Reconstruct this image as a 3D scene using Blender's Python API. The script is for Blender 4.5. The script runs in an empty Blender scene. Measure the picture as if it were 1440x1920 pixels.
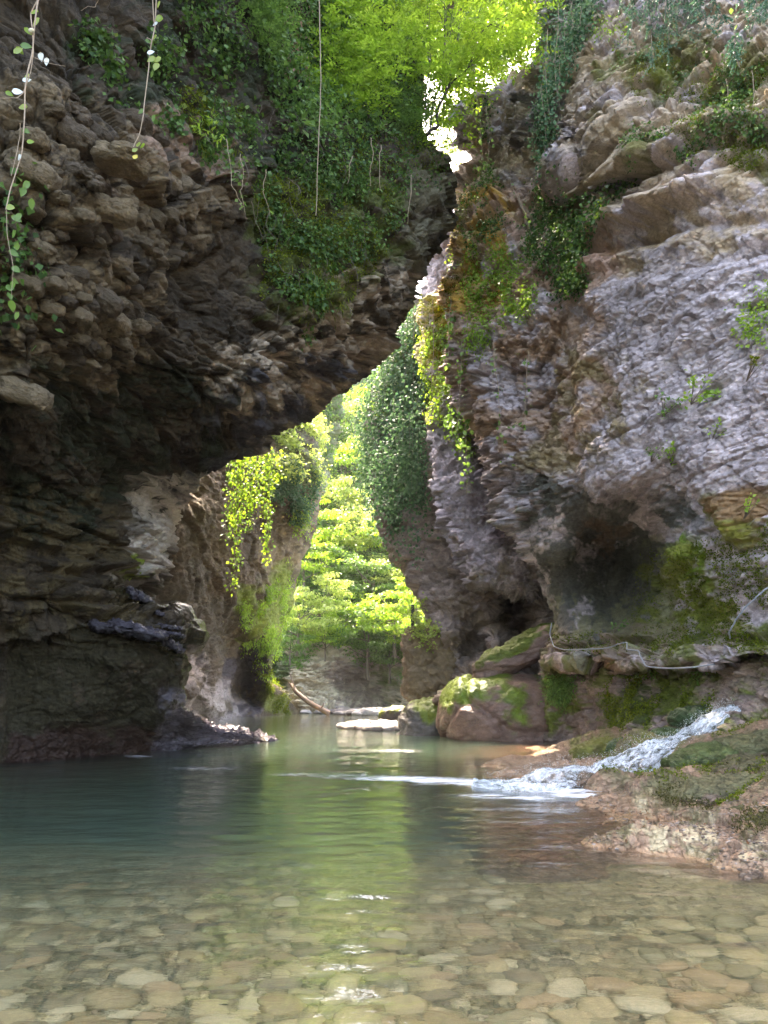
import bpy, bmesh, math, random
import numpy as np
from mathutils import Vector
random.seed(7); RNG = np.random.default_rng(11)
S = bpy.context.scene
COL = S.collection
R = math.radians
# ------------------------------------------------------------------ camera, sky, sun, exposure
FPX, CX, CY, EYE = 1400.0, 720.0, 960.0, 1.5
PITCH = math.atan(348 / 1400)
cam = bpy.data.cameras.new('camera'); cam.sensor_fit = 'VERTICAL'; cam.sensor_height = 36
cam.lens = FPX / 1920 * 36; cam.clip_start = 0.05; cam.clip_end = 3000
camo = bpy.data.objects.new('camera', cam); COL.objects.link(camo)
camo.location = (0, 0, EYE); camo.rotation_euler = (R(90) + PITCH, 0, 0)
S.camera = camo
SUN_EL, SUN_AZ = R(60), R(-15)          # azimuth from +Y towards +X
W = bpy.data.worlds.new('World'); S.world = W; W.use_nodes = True
wn = W.node_tree.nodes; wl = W.node_tree.links
sky = wn.new('ShaderNodeTexSky'); sky.sky_type = 'NISHITA'; sky.sun_disc = False
sky.sun_elevation = SUN_EL; sky.sun_rotation = SUN_AZ; sky.dust_density = 3.0; sky.air_density = 1.0
wn['Background'].inputs['Strength'].default_value = 0.15
wl.new(sky.outputs[0], wn['Background'].inputs['Color'])
sl = bpy.data.lights.new('sun', 'SUN'); sl.energy = 2.3; sl.angle = R(0.6); sl.color = (1, 0.95, 0.86)
so = bpy.data.objects.new('sun', sl); COL.objects.link(so)
sd = Vector((math.sin(SUN_AZ) * math.cos(SUN_EL), math.cos(SUN_AZ) * math.cos(SUN_EL), math.sin(SUN_EL)))
so.rotation_euler = sd.to_track_quat('Z', 'Y').to_euler(); so.location = sd * 200
S.view_settings.view_transform = 'Standard'; S.view_settings.look = 'None'
S.view_settings.exposure = 3.8; S.view_settings.gamma = 1.0
S.view_settings.use_curve_mapping = False
S.view_settings.use_white_balance = True; S.view_settings.white_balance_temperature = 7600; S.view_settings.white_balance_tint = 12
cy = S.cycles
cy.max_bounces = 8; cy.diffuse_bounces = 4; cy.glossy_bounces = 3; cy.transmission_bounces = 5
cy.transparent_max_bounces = 12; cy.volume_bounces = 1; cy.sample_clamp_indirect = 6.0

# ------------------------------------------------------------------ pixel <-> world helpers (photo px, 1440x1920)
CP, SP = math.cos(PITCH), math.sin(PITCH)
def P(u, v, Y):
    u = np.asarray(u, float); v = np.asarray(v, float); Y = np.asarray(Y, float)
    x = (u - CX) / FPX; y = -(v - CY) / FPX
    dy = CP - y * SP; dz = SP + y * CP
    k = Y / dy
    return np.stack(np.broadcast_arrays(x * k, Y, EYE + dz * k), -1)
def proj(p):
    p = np.asarray(p, float); X = p[..., 0]; Yw = p[..., 1]; Z = p[..., 2] - EYE
    f = Yw * CP + Z * SP; up = -Yw * SP + Z * CP
    return np.stack([CX + FPX * X / f, CY - FPX * up / f], -1)
def ground(u, v, z=0.0):               # world point where pixel ray meets height z
    x = (u - CX) / FPX; y = -(v - CY) / FPX
    k = (z - EYE) / (SP + y * CP)
    return np.array([x * k, (CP - y * SP) * k, z])

# ------------------------------------------------------------------ numpy noise
PERM = np.random.default_rng(3).permutation(256).astype(np.int32)
TAB = np.random.default_rng(4).random((256, 4))
def hsh(i, j, k):
    return PERM[(PERM[(PERM[i & 255] + j) & 255] + k) & 255]
def vnoise(p):
    i = np.floor(p).astype(np.int32); f = p - i
    f = f * f * f * (f * (f * 6 - 15) + 10)
    r = np.zeros(len(p))
    for a in (0, 1):
        wa = f[:, 0] if a else 1 - f[:, 0]
        for b in (0, 1):
            wb = f[:, 1] if b else 1 - f[:, 1]
            for c in (0, 1):
                wc = f[:, 2] if c else 1 - f[:, 2]
                r += TAB[hsh(i[:, 0] + a, i[:, 1] + b, i[:, 2] + c), 0] * wa * wb * wc
    return r * 2 - 1
def fbm(p, o=4, g=0.5):
    r = np.zeros(len(p)); a = 1.0; s = 0
    for k in range(o):
        r += a * vnoise(p * (2.03 ** k) + 17.3 * k); s += a; a *= g
    return r / s
def voro(p):
    """F1, F2, random value of nearest cell, second random, third."""
    p = p.astype(np.float32); i = np.floor(p - 0.5).astype(np.int32); n = len(p)
    DX = DY = DZ = None; F1 = np.full(n, 9.0, np.float32); F2 = F1.copy(); ID = np.zeros(n, np.int32); T = (TAB * 0.7 + 0.15).astype(np.float32)
    for a in (0, 1):
        for b in (0, 1):
            for c in (0, 1):
                h = hsh(i[:, 0] + a, i[:, 1] + b, i[:, 2] + c)
                t = T[h]
                dx = i[:, 0] + a + t[:, 0] - p[:, 0]; dy_ = i[:, 1] + b + t[:, 1] - p[:, 1]; dz_ = i[:, 2] + c + t[:, 2] - p[:, 2]
                d = dx * dx + dy_ * dy_ + dz_ * dz_
                m = d < F1
                F2 = np.where(m, F1, np.minimum(F2, d)); F1 = np.where(m, d, F1); ID = np.where(m, h, ID)
                DX = dx if DX is None else np.where(m, dx, DX); DY = dy_ if DY is None else np.where(m, dy_, DY); DZ = dz_ if DZ is None else np.where(m, dz_, DZ)
    t = TAB[ID]
    tilt = DX * (t[:, 1] - .5) + DY * (t[:, 2] - .5) + DZ * (t[:, 0] - .5)
    return np.sqrt(F1), np.sqrt(F2), t[:, 3], tilt, t[:, 2]
def sstep(a, b, x):
    t = np.clip((x - a) / (b - a), 0, 1); return t * t * (3 - 2 * t)
class RBF:
    """smooth surface through scattered control values"""
    def __init__(s, pts, sc=100.0, smooth=0.0, lin=True):
        a = np.array(pts, float); s.x = a[:, :2] / sc; s.sc = sc; n = len(a)
        K = s.k(s.x, s.x) + np.eye(n) * smooth
        Q = np.c_[np.ones(n), s.x]
        M = np.block([[K, Q], [Q.T, np.zeros((3, 3))]])
        w = np.linalg.solve(M, np.r_[a[:, 2], 0, 0, 0]); s.w = w[:n]; s.c = w[n:]
    @staticmethod
    def k(a, b):
        return np.sqrt(((a[:, None] - b[None]) ** 2).sum(-1) + 0.02)
    def __call__(s, u, v):
        sh = np.shape(u); x = np.c_[np.ravel(u), np.ravel(v)] / s.sc
        out = np.empty(len(x))
        for q in range(0, len(x), 40000):
            y = x[q:q + 40000]; out[q:q + 40000] = -0 + s.k(y, s.x) @ s.w + s.c[0] + y @ s.c[1:]
        return out.reshape(sh)
def inpoly(u, v, poly):
    r = np.zeros(np.shape(u), bool); n = len(poly)
    for a in range(n):
        x1, y1 = poly[a]; x2, y2 = poly[(a + 1) % n]
        if y1 == y2: continue
        c = (y1 > v) != (y2 > v)
        r ^= c & (u < (x2 - x1) * (v - y1) / (y2 - y1) + x1)
    return r
def wobble(uv, amp=18, sc=60.0):
    q = np.c_[uv / sc, np.zeros(len(uv))]
    return uv + amp * np.c_[fbm(q + 5.1, 3), fbm(q + 91.7, 3)]

# ------------------------------------------------------------------ object helpers
def tag(o, label=None, cat=None, group=None, kind=None):
    if label: o['label'] = label
    if cat: o['category'] = cat
    if group: o['group'] = group
    if kind: o['kind'] = kind
    return o
def link(o, parent=None):
    COL.objects.link(o)
    if parent is not None: o.parent = parent
    return o
def empty(name, loc=(0, 0, 0)):
    o = bpy.data.objects.new(name, None); o.location = loc; o.empty_display_size = 0.2
    COL.objects.link(o); return o
def mesh_np(name, V, F, mat=None, cols=None, wet=None, smooth=True):
    """V n x 3, F m x k with k = 3 or 4"""
    me = bpy.data.meshes.new(name); V = np.asarray(V, np.float32); F = np.asarray(F, np.int32)
    k = F.shape[1]
    me.vertices.add(len(V)); me.vertices.foreach_set('co', V.ravel())
    me.loops.add(F.size); me.loops.foreach_set('vertex_index', F.ravel())
    me.polygons.add(len(F)); me.polygons.foreach_set('loop_start', np.arange(0, F.size, k, dtype=np.int32))
    me.polygons.foreach_set('loop_total', np.full(len(F), k, np.int32))
    me.polygons.foreach_set('use_smooth', np.full(len(F), smooth))
    if cols is not None:
        at = me.attributes.new('Col', 'FLOAT_COLOR', 'POINT')
        at.data.foreach_set('color', np.c_[cols, np.ones(len(cols))].astype(np.float32).ravel())
    if wet is not None:
        at = me.attributes.new('wet', 'FLOAT', 'POINT'); at.data.foreach_set('value', np.asarray(wet, np.float32))
    me.update(calc_edges=True); me.validate()
    if mat: me.materials.append(mat)
    return me
def mob(name, me, parent=None, loc=None):
    o = bpy.data.objects.new(name, me)
    if loc is not None: o.location = loc
    return link(o, parent)
def grid_faces(nr, nc):
    i = np.arange((nr - 1) * (nc - 1)); r = i // (nc - 1); c = i % (nc - 1); a = r * nc + c
    return np.c_[a, a + 1, a + nc + 1, a + nc]
def grid_normals(G):
    du = np.gradient(G, axis=1); dv = np.gradient(G, axis=0)
    n = np.cross(dv, du); L = np.linalg.norm(n, axis=-1, keepdims=True); L[L == 0] = 1
    return n / L

# ------------------------------------------------------------------ materials
def newmat(name):
    m = bpy.data.materials.new(name); m.use_nodes = True
    nt = m.node_tree; b = nt.nodes['Principled BSDF']; return m, nt, b
def nn(nt, t, **kw):
    n = nt.nodes.new(t)
    for k, v in kw.items():
        if k in n.inputs.keys(): n.inputs[k].default_value = v
        else: setattr(n, k, v)
    return n
def rock_material(name, bump=0.5, scale=3.0, fine=22.0, rough=0.88, base=None, var=0.45, dist=0.06):
    m, nt, b = newmat(name); L = nt.links.new
    tc = nn(nt, 'ShaderNodeTexCoord'); mp = nn(nt, 'ShaderNodeMapping'); mp.inputs['Scale'].default_value = (1, 1, 1.8)
    L(tc.outputs['Object'], mp.inputs[0])
    n1 = nn(nt, 'ShaderNodeTexNoise', Scale=scale, Detail=8.0, Roughness=0.65); L(mp.outputs[0], n1.inputs['Vector'])
    n2 = nn(nt, 'ShaderNodeTexNoise', Scale=fine, Detail=5.0, Roughness=0.7); L(mp.outputs[0], n2.inputs['Vector'])
    vo = nn(nt, 'ShaderNodeTexVoronoi', Scale=scale * 2.2, feature='F1'); L(mp.outputs[0], vo.inputs['Vector'])
    if base is None:
        at = nn(nt, 'ShaderNodeAttribute', attribute_name='Col'); src = at.outputs['Color']
    else:
        rgb = nn(nt, 'ShaderNodeRGB'); rgb.outputs[0].default_value = (*base, 1); src = rgb.outputs[0]
    rmp = nn(nt, 'ShaderNodeMapRange'); rmp.inputs['From Min'].default_value = 0.3; rmp.inputs['From Max'].default_value = 0.7
    rmp.inputs['To Min'].default_value = 1 - var; rmp.inputs['To Max'].default_value = 1 + var
    mixn = nn(nt, 'ShaderNodeMix', data_type='FLOAT'); mixn.inputs[0].default_value = 0.45
    L(n1.outputs['Fac'], mixn.inputs[2]); L(n2.outputs['Fac'], mixn.inputs[3]); L(mixn.outputs[0], rmp.inputs['Value'])
    vm = nn(nt, 'ShaderNodeVectorMath', operation='SCALE'); L(src, vm.inputs[0]); L(rmp.outputs[0], vm.inputs['Scale'])
    # pale mineral flecks
    fl = nn(nt, 'ShaderNodeTexNoise', Scale=fine * 0.55, Detail=3.0); L(mp.outputs[0], fl.inputs['Vector'])
    fr = nn(nt, 'ShaderNodeMapRange'); fr.inputs['From Min'].default_value = 0.62; fr.inputs['From Max'].default_value = 0.7; fr.inputs['To Max'].default_value = 0.35
    L(fl.outputs['Fac'], fr.inputs['Value'])
    mx = nn(nt, 'ShaderNodeMix', data_type='RGBA'); L(fr.outputs[0], mx.inputs[0]); L(vm.outputs[0], mx.inputs[6])
    v2 = nn(nt, 'ShaderNodeVectorMath', operation='SCALE'); v2.inputs['Scale'].default_value = 1.9; L(src, v2.inputs[0]); L(v2.outputs[0], mx.inputs[7])
    L(mx.outputs[2], b.inputs['Base Color'])
    b.inputs['Specular IOR Level'].default_value = 0.3
    aw = nn(nt, 'ShaderNodeAttribute', attribute_name='wet')
    rr = nn(nt, 'ShaderNodeMapRange'); rr.inputs['To Min'].default_value = rough; rr.inputs['To Max'].default_value = 0.22
    L(aw.outputs['Fac'], rr.inputs['Value']); L(rr.outputs[0], b.inputs['Roughness'])
    bp = nn(nt, 'ShaderNodeBump', Strength=bump, Distance=dist); bp2 = nn(nt, 'ShaderNodeBump', Strength=bump * 0.7, Distance=dist * 0.3)
    ad = nn(nt, 'ShaderNodeMath', operation='ADD'); L(n1.outputs['Fac'], ad.inputs[0])
    ml = nn(nt, 'ShaderNodeMath', operation='MULTIPLY'); ml.inputs[1].default_value = 0.5; L(vo.outputs['Distance'], ml.inputs[0]); L(ml.outputs[0], ad.inputs[1])
    L(ad.outputs[0], bp.inputs['Height']); L(n2.outputs['Fac'], bp2.inputs['Height']); L(bp.outputs[0], bp2.inputs['Normal'])
    ve = nn(nt, 'ShaderNodeTexVoronoi', Scale=scale * 1.7, feature='DISTANCE_TO_EDGE')
    wv = nn(nt, 'ShaderNodeVectorMath', operation='MULTIPLY_ADD'); wv.inputs[1].default_value = (.35, .35, .35); L(n1.outputs['Color'], wv.inputs[0]); L(mp.outputs[0], wv.inputs[2]); L(wv.outputs[0], ve.inputs['Vector'])
    ce = nn(nt, 'ShaderNodeMapRange'); ce.inputs['From Max'].default_value = .05; L(ve.outputs['Distance'], ce.inputs['Value'])
    bp3 = nn(nt, 'ShaderNodeBump', Strength=bump * .8, Distance=dist * .6); L(ce.outputs[0], bp3.inputs['Height']); L(bp2.outputs[0], bp3.inputs['Normal']); L(bp3.outputs[0], b.inputs['Normal'])
    return m
M_ROCK = rock_material('limestone', 0.9)
M_FAR = rock_material('far limestone', 0.8, 1.2, 8.0, dist=0.2)
M_BOULD = rock_material('wet boulder', 0.8, 2.2, 18.0, 0.65)
M_BANK = rock_material('travertine bank', 1.0, 4.0, 30.0, 0.75, var=0.6, dist=0.05)
def leaf_material(name, c1, c2, trans=0.45, rough=0.45, spec=0.4, c3=None):
    m, nt, b = newmat(name); L = nt.links.new
    ge = nn(nt, 'ShaderNodeNewGeometry')
    cr = nn(nt, 'ShaderNodeValToRGB'); e = cr.color_ramp.elements
    e[0].color = (*c1, 1); e[1].color = (*c2, 1)
    if c3: x = e.new(0.96); x.color = (*c2, 1); e[-1].color = (*c3, 1)
    L(ge.outputs['Random Per Island'], cr.inputs[0])
    L(cr.outputs[0], b.inputs['Base Color']); b.inputs['Roughness'].default_value = rough
    b.inputs['Specular IOR Level'].default_value = spec
    tr = nn(nt, 'ShaderNodeBsdfTranslucent')
    hs = nn(nt, 'ShaderNodeHueSaturation'); hs.inputs['Value'].default_value = 1.7; hs.inputs['Saturation'].default_value = 1.1; hs.inputs['Hue'].default_value = 0.485
    L(cr.outputs[0], hs.inputs['Color']); L(hs.outputs[0], tr.inputs['Color'])
    mx = nn(nt, 'ShaderNodeMixShader'); mx.inputs[0].default_value = trans
    out = nt.nodes['Material Output']
    L(b.outputs[0], mx.inputs[1]); L(tr.outputs[0], mx.inputs[2]); L(mx.outputs[0], out.inputs['Surface'])
    return m
M_IVY = leaf_material('ivy leaves', (.022, .055, .014), (.09, .17, .035), 0.3, 0.5, 0.22, (.2, .26, .08))
M_IVYB = leaf_material('bluish ivy leaves', (.035, .085, .04), (.11, .20, .09), 0.3, 0.6, 0.2)
M_BRIGHT = leaf_material('fresh green leaves', (.12, .22, .03), (.27, .40, .07), 0.55)
M_YELLOW = leaf_material('yellow green leaves', (.17, .24, .05), (.32, .40, .12), 0.5)
M_MID = leaf_material('mid green leaves', (.055, .12, .025), (.14, .24, .06), 0.45)
M_CONIF = leaf_material('bluish conifer needles', (.03, .09, .05), (.11, .2, .12), 0.2)
M_MOSS = leaf_material('moss tufts', (.05, .075, .008), (.15, .18, .02), 0.3, 0.8, 0.1)
M_WEED = leaf_material('dark weed', (.03, .03, .01), (.09, .08, .02), .1, .7, .1)
M_DEAD = leaf_material('dry leaves', (.16, .09, .05), (.3, .2, .12), 0.3)
def plain(name, c, rough=0.7, spec=0.3, bumps=0.3, bs=30.0):
    m, nt, b = newmat(name); L = nt.links.new
    tc = nn(nt, 'ShaderNodeTexCoord'); n = nn(nt, 'ShaderNodeTexNoise', Scale=bs, Detail=4.0); L(tc.outputs['Object'], n.inputs['Vector'])
    r = nn(nt, 'ShaderNodeMapRange'); r.inputs['To Min'].default_value = .6; r.inputs['To Max'].default_value = 1.4; L(n.outputs[0], r.inputs[0])
    v = nn(nt, 'ShaderNodeVectorMath', operation='SCALE'); v.inputs[0].default_value = c; L(r.outputs[0], v.inputs['Scale']); L(v.outputs[0], b.inputs['Base Color'])
    b.inputs['Roughness'].default_value = rough; b.inputs['Specular IOR Level'].default_value = spec
    bp = nn(nt, 'ShaderNodeBump', Strength=bumps, Distance=0.01); L(n.outputs[0], bp.inputs['Height']); L(bp.outputs[0], b.inputs['Normal'])
    return m
M_STEM = plain('pale vine stem', (.30, .22, .15)); M_BARK = plain('dark bark', (.045, .035, .028))
M_BARK2 = plain('grey brown bark', (.13, .10, .075)); M_HOSE = plain('grey plastic hose', (.19, .20, .22), 0.35, 0.5, 0.05)
M_WOOD = plain('weathered driftwood', (.22, .14, .10)); M_POST = plain('dark post', (.05, .045, .05))

# ------------------------------------------------------------------ rock displacement
def rot_bed(p, ax, ay):
    """rotate into bedding coordinates: ax = dip along x, ay = dip along y (radians)"""
    c, s = math.cos(ax), math.sin(ax)
    x = p[:, 0] * c + p[:, 2] * s; z = -p[:, 0] * s + p[:, 2] * c
    c, s = math.cos(ay), math.sin(ay)
    y = p[:, 1] * c + z * s; z2 = -p[:, 1] * s + z * c
    return np.c_[x, y, z2]
def rockdisp(p, dip=0.0, dipy=0.0, size=1.0, a0=0.5, a1=0.35, a2=0.14, a3=0.05, flat=2.6, crack=1.0, o3=True):
    q = rot_bed(p, dip, dipy)
    w = np.c_[fbm(q / (1.5 * size) + 3, 3), fbm(q / (1.5 * size) + 40, 3), 0.5 * fbm(q / (1.5 * size) + 80, 3)]
    d = a0 * fbm(p / (4.0 * size), 4)
    q1 = (q + w * 0.55 * size) / size * np.array([0.75, 0.75, flat * 0.75])
    F1, F2, r, r2, r3 = voro(q1)
    d = d + a1 * ((r - 0.5) * 1.1 - 0.45 * crack * (1 - sstep(0, 0.13, F2 - F1)) + 1.1 * r2)
    q2 = (q + w * 0.3 * size) / size * np.array([2.3, 2.3, flat * 2.0]) + 31
    F1, F2, r, r2, r3 = voro(q2)
    d = d + a2 * ((r - 0.5) * 1.1 - 0.45 * crack * (1 - sstep(0, 0.16, F2 - F1)) + 1.5 * r2)
    if o3:
        q3 = q / size * np.array([6.0, 6.0, flat * 5.0]) + 71 + w * 1.5
        F1, F2, r, r2, r3 = voro(q3)
        d = d + a3 * ((r - 0.5) * 1.2 - 0.4 * (1 - sstep(0, 0.2, F2 - F1)) + 2.2 * r2)
    d = d + a3 * 0.9 * fbm(p * 5 / size, 4, 0.6)
    return d
def strata(p, th, dip=0.0, amp=0.5, warp=0.5, seed=0):
    """bedding: every layer of thickness th stands out by its own amount"""
    q = rot_bed(p, dip, 0); z = q[:, 2] / th + warp * fbm(q / (th * 9) + seed, 3) + 0.12 * fbm(q / th, 3)
    k = np.floor(z).astype(np.int32); f = z - k
    br = np.floor(q[:, 0] / (th * 7) + TAB[k & 255, 2] * 9 + 0.4 * fbm(q / th / 2, 2)).astype(np.int32)
    a = TAB[hsh(k, br, k * 0 + seed), 3] - 0.5
    return amp * (a * sstep(0, .12, f) * sstep(0, .12, 1 - f) * 1.3 - 0.35 * (1 - sstep(0, .14, np.minimum(f, 1 - f))))
def paint(col, uv, poly, c, cover=1.0, sc=0.02, seed=0.0, soft=0.16, wob=22):
    """blend colour c (stone, moss or painted light) into col inside a wobbly region, broken up by noise"""
    pa = np.array(poly, float); lo = pa.min(0) - 60; hi = pa.max(0) + 60
    sel = np.nonzero((uv[:, 0] > lo[0]) & (uv[:, 0] < hi[0]) & (uv[:, 1] > lo[1]) & (uv[:, 1] < hi[1]))[0]
    if len(sel) == 0: return
    x = uv[sel]; wv = wobble(x, wob, 45.0); m = np.zeros(len(sel)); e = min(30.0, 0.16 * float((hi - lo - 120).min()))
    for k in range(7):
        an = k * 0.9; rr = 0 if k == 0 else e
        m += inpoly(wv[:, 0] + rr * math.cos(an), wv[:, 1] + rr * math.sin(an), poly)
    m /= 7.0
    n = fbm(np.c_[x * sc, np.full(len(x), seed)], 5, 0.62) * 1.15 + 0.5
    n = n + 0.28 * (fbm(np.c_[x * 0.16, np.full(len(x), seed + 9)], 3))
    k = (sstep(1 - cover - soft, 1 - cover + soft, n) * sstep(0.05, 0.8, m + (n - 0.5) * 0.5 * (m > 0)))[:, None]
    k *= 0.35 + 0.65 * np.clip(n, 0, 1)[:, None] if cover < 0.7 else 1
    col[sel] = col[sel] * (1 - k) + np.array(c) * k

def polyline(pts):
    a = np.array(sorted(pts, key=lambda q: q[0]), float)
    return lambda v: np.interp(v, a[:, 0], a[:, 1])

CLIFFS = {}
def cliff(name, vs, ul, ur, ncols, depth, curl=('L', 3.0, 60), disp=None, amp=None, color=None, wet=None, mat=None,
          outl=None, outr=None, label=None, bottom=None, seedoff=0.0):
    """rock mass: rows at photo heights vs, columns between ul(v) and ur(v); the curled side turns away round the edge"""
    vs = np.asarray(vs, float); s = np.linspace(0, 1, ncols)
    U0 = ul(vs)[:, None]; U1 = ur(vs)[:, None]
    U = U0 + (U1 - U0) * s[None]; V = np.repeat(vs[:, None], ncols, 1); add = np.zeros_like(U)
    side, rad, wpx = curl
    if side:
        e = (U - U0) if 'L' == side else (U1 - U)
        x = np.clip(1 - e / wpx, 0, 1); add = rad * (1 - np.sqrt(1 - x ** 2 * 0.998))
        nb = 26; kk = (np.arange(1, nb + 1) / nb)[None]
        back = rad + rad * 3.5 * kk ** 1.3; ret = wpx * 1.3 * kk ** 1.2
        Ub = (U0 + ret) if side == 'L' else (U1 - ret)
        Vb = np.repeat(vs[:, None], nb, 1); Ab = np.repeat(back, len(vs), 0)
        if side == 'L':
            U = np.c_[Ub[:, ::-1], U]; V = np.c_[Vb, V]; add = np.c_[Ab[:, ::-1], add]
        else:
            U = np.c_[U, Ub]; V = np.c_[V, Vb]; add = np.c_[add, Ab]
    if outl is not None:   # columns running on beyond the frame at the left
        o = np.array(outl, float); U = np.c_[U0 + o[None], U]; V = np.c_[np.repeat(vs[:, None], len(o), 1), V]; add = np.c_[np.zeros((len(vs), len(o))), add]
    if outr is not None:
        o = np.array(outr, float); U = np.c_[U, U1 + o[None]]; V = np.c_[V, np.repeat(vs[:, None], len(o), 1)]; add = np.c_[add, np.zeros((len(vs), len(o)))]
    Ucl = U
    Y = np.maximum(depth(Ucl, V), 4.6) + add
    if bottom is not None: Y = Y + bottom(U, V)
    G = P(U, V, Y)
    N = grid_normals(G)
    # normals point to the camera side
    cdir = np.array([0, 0, EYE]) - G; sgn = np.sign((N * cdir).sum(-1).mean()); N = N * (sgn if sgn != 0 else 1)
    nr, nc = U.shape; p = G.reshape(-1, 3); n = N.reshape(-1, 3); uv = np.c_[U.ravel(), V.ravel()]
    # smooth the displacement direction a little so that overhang lips do not fold
    d = disp(p + seedoff, uv)
    if amp is not None: d = d * amp(uv)
    nd = n * np.array([1, 1, .45]); nd /= np.maximum(np.linalg.norm(nd, axis=1, keepdims=True), .3)
    Pn = p + nd * d[:, None]
    col = color(Pn, uv, n); wt = wet(Pn, uv) if wet else np.zeros(len(p))
    F = grid_faces(nr, nc)
    if sgn > 0: F = F[:, ::-1]
    me = mesh_np(name, Pn, F, mat or M_ROCK, col, wt)
    o = mob(name, me); tag(o, label, None, None, 'structure')
    G2 = Pn.reshape(nr, nc, 3); N2 = grid_normals(G2) * sgn
    CLIFFS[name] = (Pn, N2.reshape(-1, 3), proj(Pn), o)
    return o
def rows(*seg):
    return np.unique(np.concatenate([np.linspace(a, b, n) for a, b, n in seg]))

# ================================================================== LEFT CLIFF
print('left cliff')
silL = polyline([(-1600, 500), (-700, 620), (-200, 720), (0, 760), (150, 785), (245, 803), (280, 822), (330, 838), (370, 846), (430, 842), (470, 826),
                 (500, 806), (530, 788), (580, 772), (600, 755), (622, 742), (650, 722), (680, 702), (700, 690), (725, 672), (742, 645), (760, 612), (775, 585), (800, 540),
                 (812, 514), (846, 504), (856, 440), (872, 398), (886, 372), (900, 362), (930, 352), (960, 340), (1000, 322), (1040, 302), (1080, 286), (1105, 270), (1112, 262), (1118, 278),
                 (1135, 296), (1152, 300), (1160, 306), (1164, 330), (1176, 336), (1186, 334), (1189, 318), (1205, 326), (1222, 344), (1232, 338), (1260, 343), (1300, 341), (1330, 347), (1345, 368), (1360, 400),
                 (1372, 450), (1384, 505), (1390, 525), (1396, 515), (1402, 480), (1430, 470), (1500, 470), (1850, 470)])
dL = RBF([(0, 0, 10.5), (0, 300, 10.2), (0, -600, 7.5), (0, -1400, 6), (300, -600, 10), (300, -1400, 9), (600, -700, 17), (300, 0, 13), (150, 150, 10.6), (300, 300, 12.2), (220, 330, 11.4),
          (420, 290, 14.6), (455, 320, 15.2), (500, 330, 17.6), (480, 430, 17.2), (430, 150, 16), (600, 100, 21), (600, 300, 18.4), (600, 450, 17.8), (700, 300, 21), (800, 240, 25), (840, 400, 25), (720, 450, 20.6),
          (780, 560, 23.5), (640, 560, 18.6), (700, 660, 22), (600, 700, 19.6), (600, 760, 22), (500, 740, 18), (500, 830, 21), (400, 870, 21), (400, 750, 17.6), (400, 600, 16), (430, 400, 14.8), (300, 600, 14), (300, 450, 13), (100, 600, 11.8), (100, 450, 10.8),
          (0, 700, 12.2), (50, 740, 12.2), (200, 700, 14), (200, 850, 17.4), (0, 900, 16.2), (300, 850, 19.6), (330, 920, 23), (300, 1000, 23.4), (230, 1000, 20.2), (230, 1090, 20.4), (270, 1090, 23), (100, 1000, 17.6), (0, 1050, 17),
          (100, 1130, 17.6), (0, 1140, 17), (240, 1160, 19.2), (300, 1180, 19.8), (200, 1185, 18.8), (335, 1240, 21.3), (150, 1230, 19.2), (0, 1220, 18.6), (340, 1330, 21.8), (0, 1330, 18.8), (150, 1330, 19.5),
          (0, 1430, 18.6), (180, 1414, 21), (300, 1405, 23.2), (370, 1400, 24), (420, 1395, 25.2), (500, 1392, 27), (380, 1350, 24.6), (430, 1370, 25.6), (0, 1500, 18.6), (350, 1500, 22.5), (500, 1500, 26), (0, 1850, 18.8), (350, 1850, 22), (500, 1850, 25), (-400, 1850, 13), (-1300, 1850, 7),
          (-400, 300, 8.4), (-400, 1000, 11.5), (-400, 1430, 13), (-1100, 300, 6), (-1100, 1430, 7.5), (-1100, -800, 6), (-400, -800, 6.5), (-1100, 900, 6.6), (-1500, 300, 5), (-1500, 1400, 6), (-1500, -1500, 6)], 100.0)
def dispL(p, uv):
    u, v = uv[:, 0], uv[:, 1]
    up = sstep(640, 480, v)
    d = rockdisp(p, R(-14), R(6), 1.25, 0.9, 0.36, 0.16, 0.045, 1.25) * up + rockdisp(p, R(-6), R(6), 1.25, 0.9, 0.3, 0.14, 0.045, 2.0) * (1 - up)
    d = d + strata(p, .7, R(-6), .45, .6, 11) * sstep(560, 720, v) + strata(p, .8, R(-12), .35, .6, 12) * sstep(420, 560, u) * (v < 720)
    low = sstep(1180, 1240, v)                       # smooth scoured foot
    d2 = 0.4 * fbm(p / 2.5, 5) + 0.10 * fbm(p * np.array([3.2, 3.2, .9]), 5) + rockdisp(p, 0, 0, 1.6, 0, .10, .06, .03, 1.5)
    foot = sstep(330, 400, u) * sstep(1335, 1350, v)
    d3 = rockdisp(p, R(-30), R(10), 0.45, 0.2, 0.35, 0.18, 0.08, 3.0)
    d = d * (1 - low * 0.88) + d2 * low
    k = sstep(310, 360, u) * sstep(1310, 1345, v)
    d = d * (1 - k) + d3 * 0.8 * k
    # a few long bedding ledges in the lower wall
    for vv, am, w in ((1052, .5, 10), (1128, -.7, 7), (1085, .35, 12), (1176, .8, 9), (985, .3, 14), (1210, -.3, 8)):
        vc = vv + 0.02 * u + 7 * fbm(np.c_[uv / 70, uv[:, :1] * 0], 3)
        d += am * np.exp(-((v - vc) / w) ** 2) * sstep(420, 250, u) * (0.55 + .6 * fbm(np.c_[uv / 90, uv[:, :1] * 0 + 9], 2))
    return d
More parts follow.
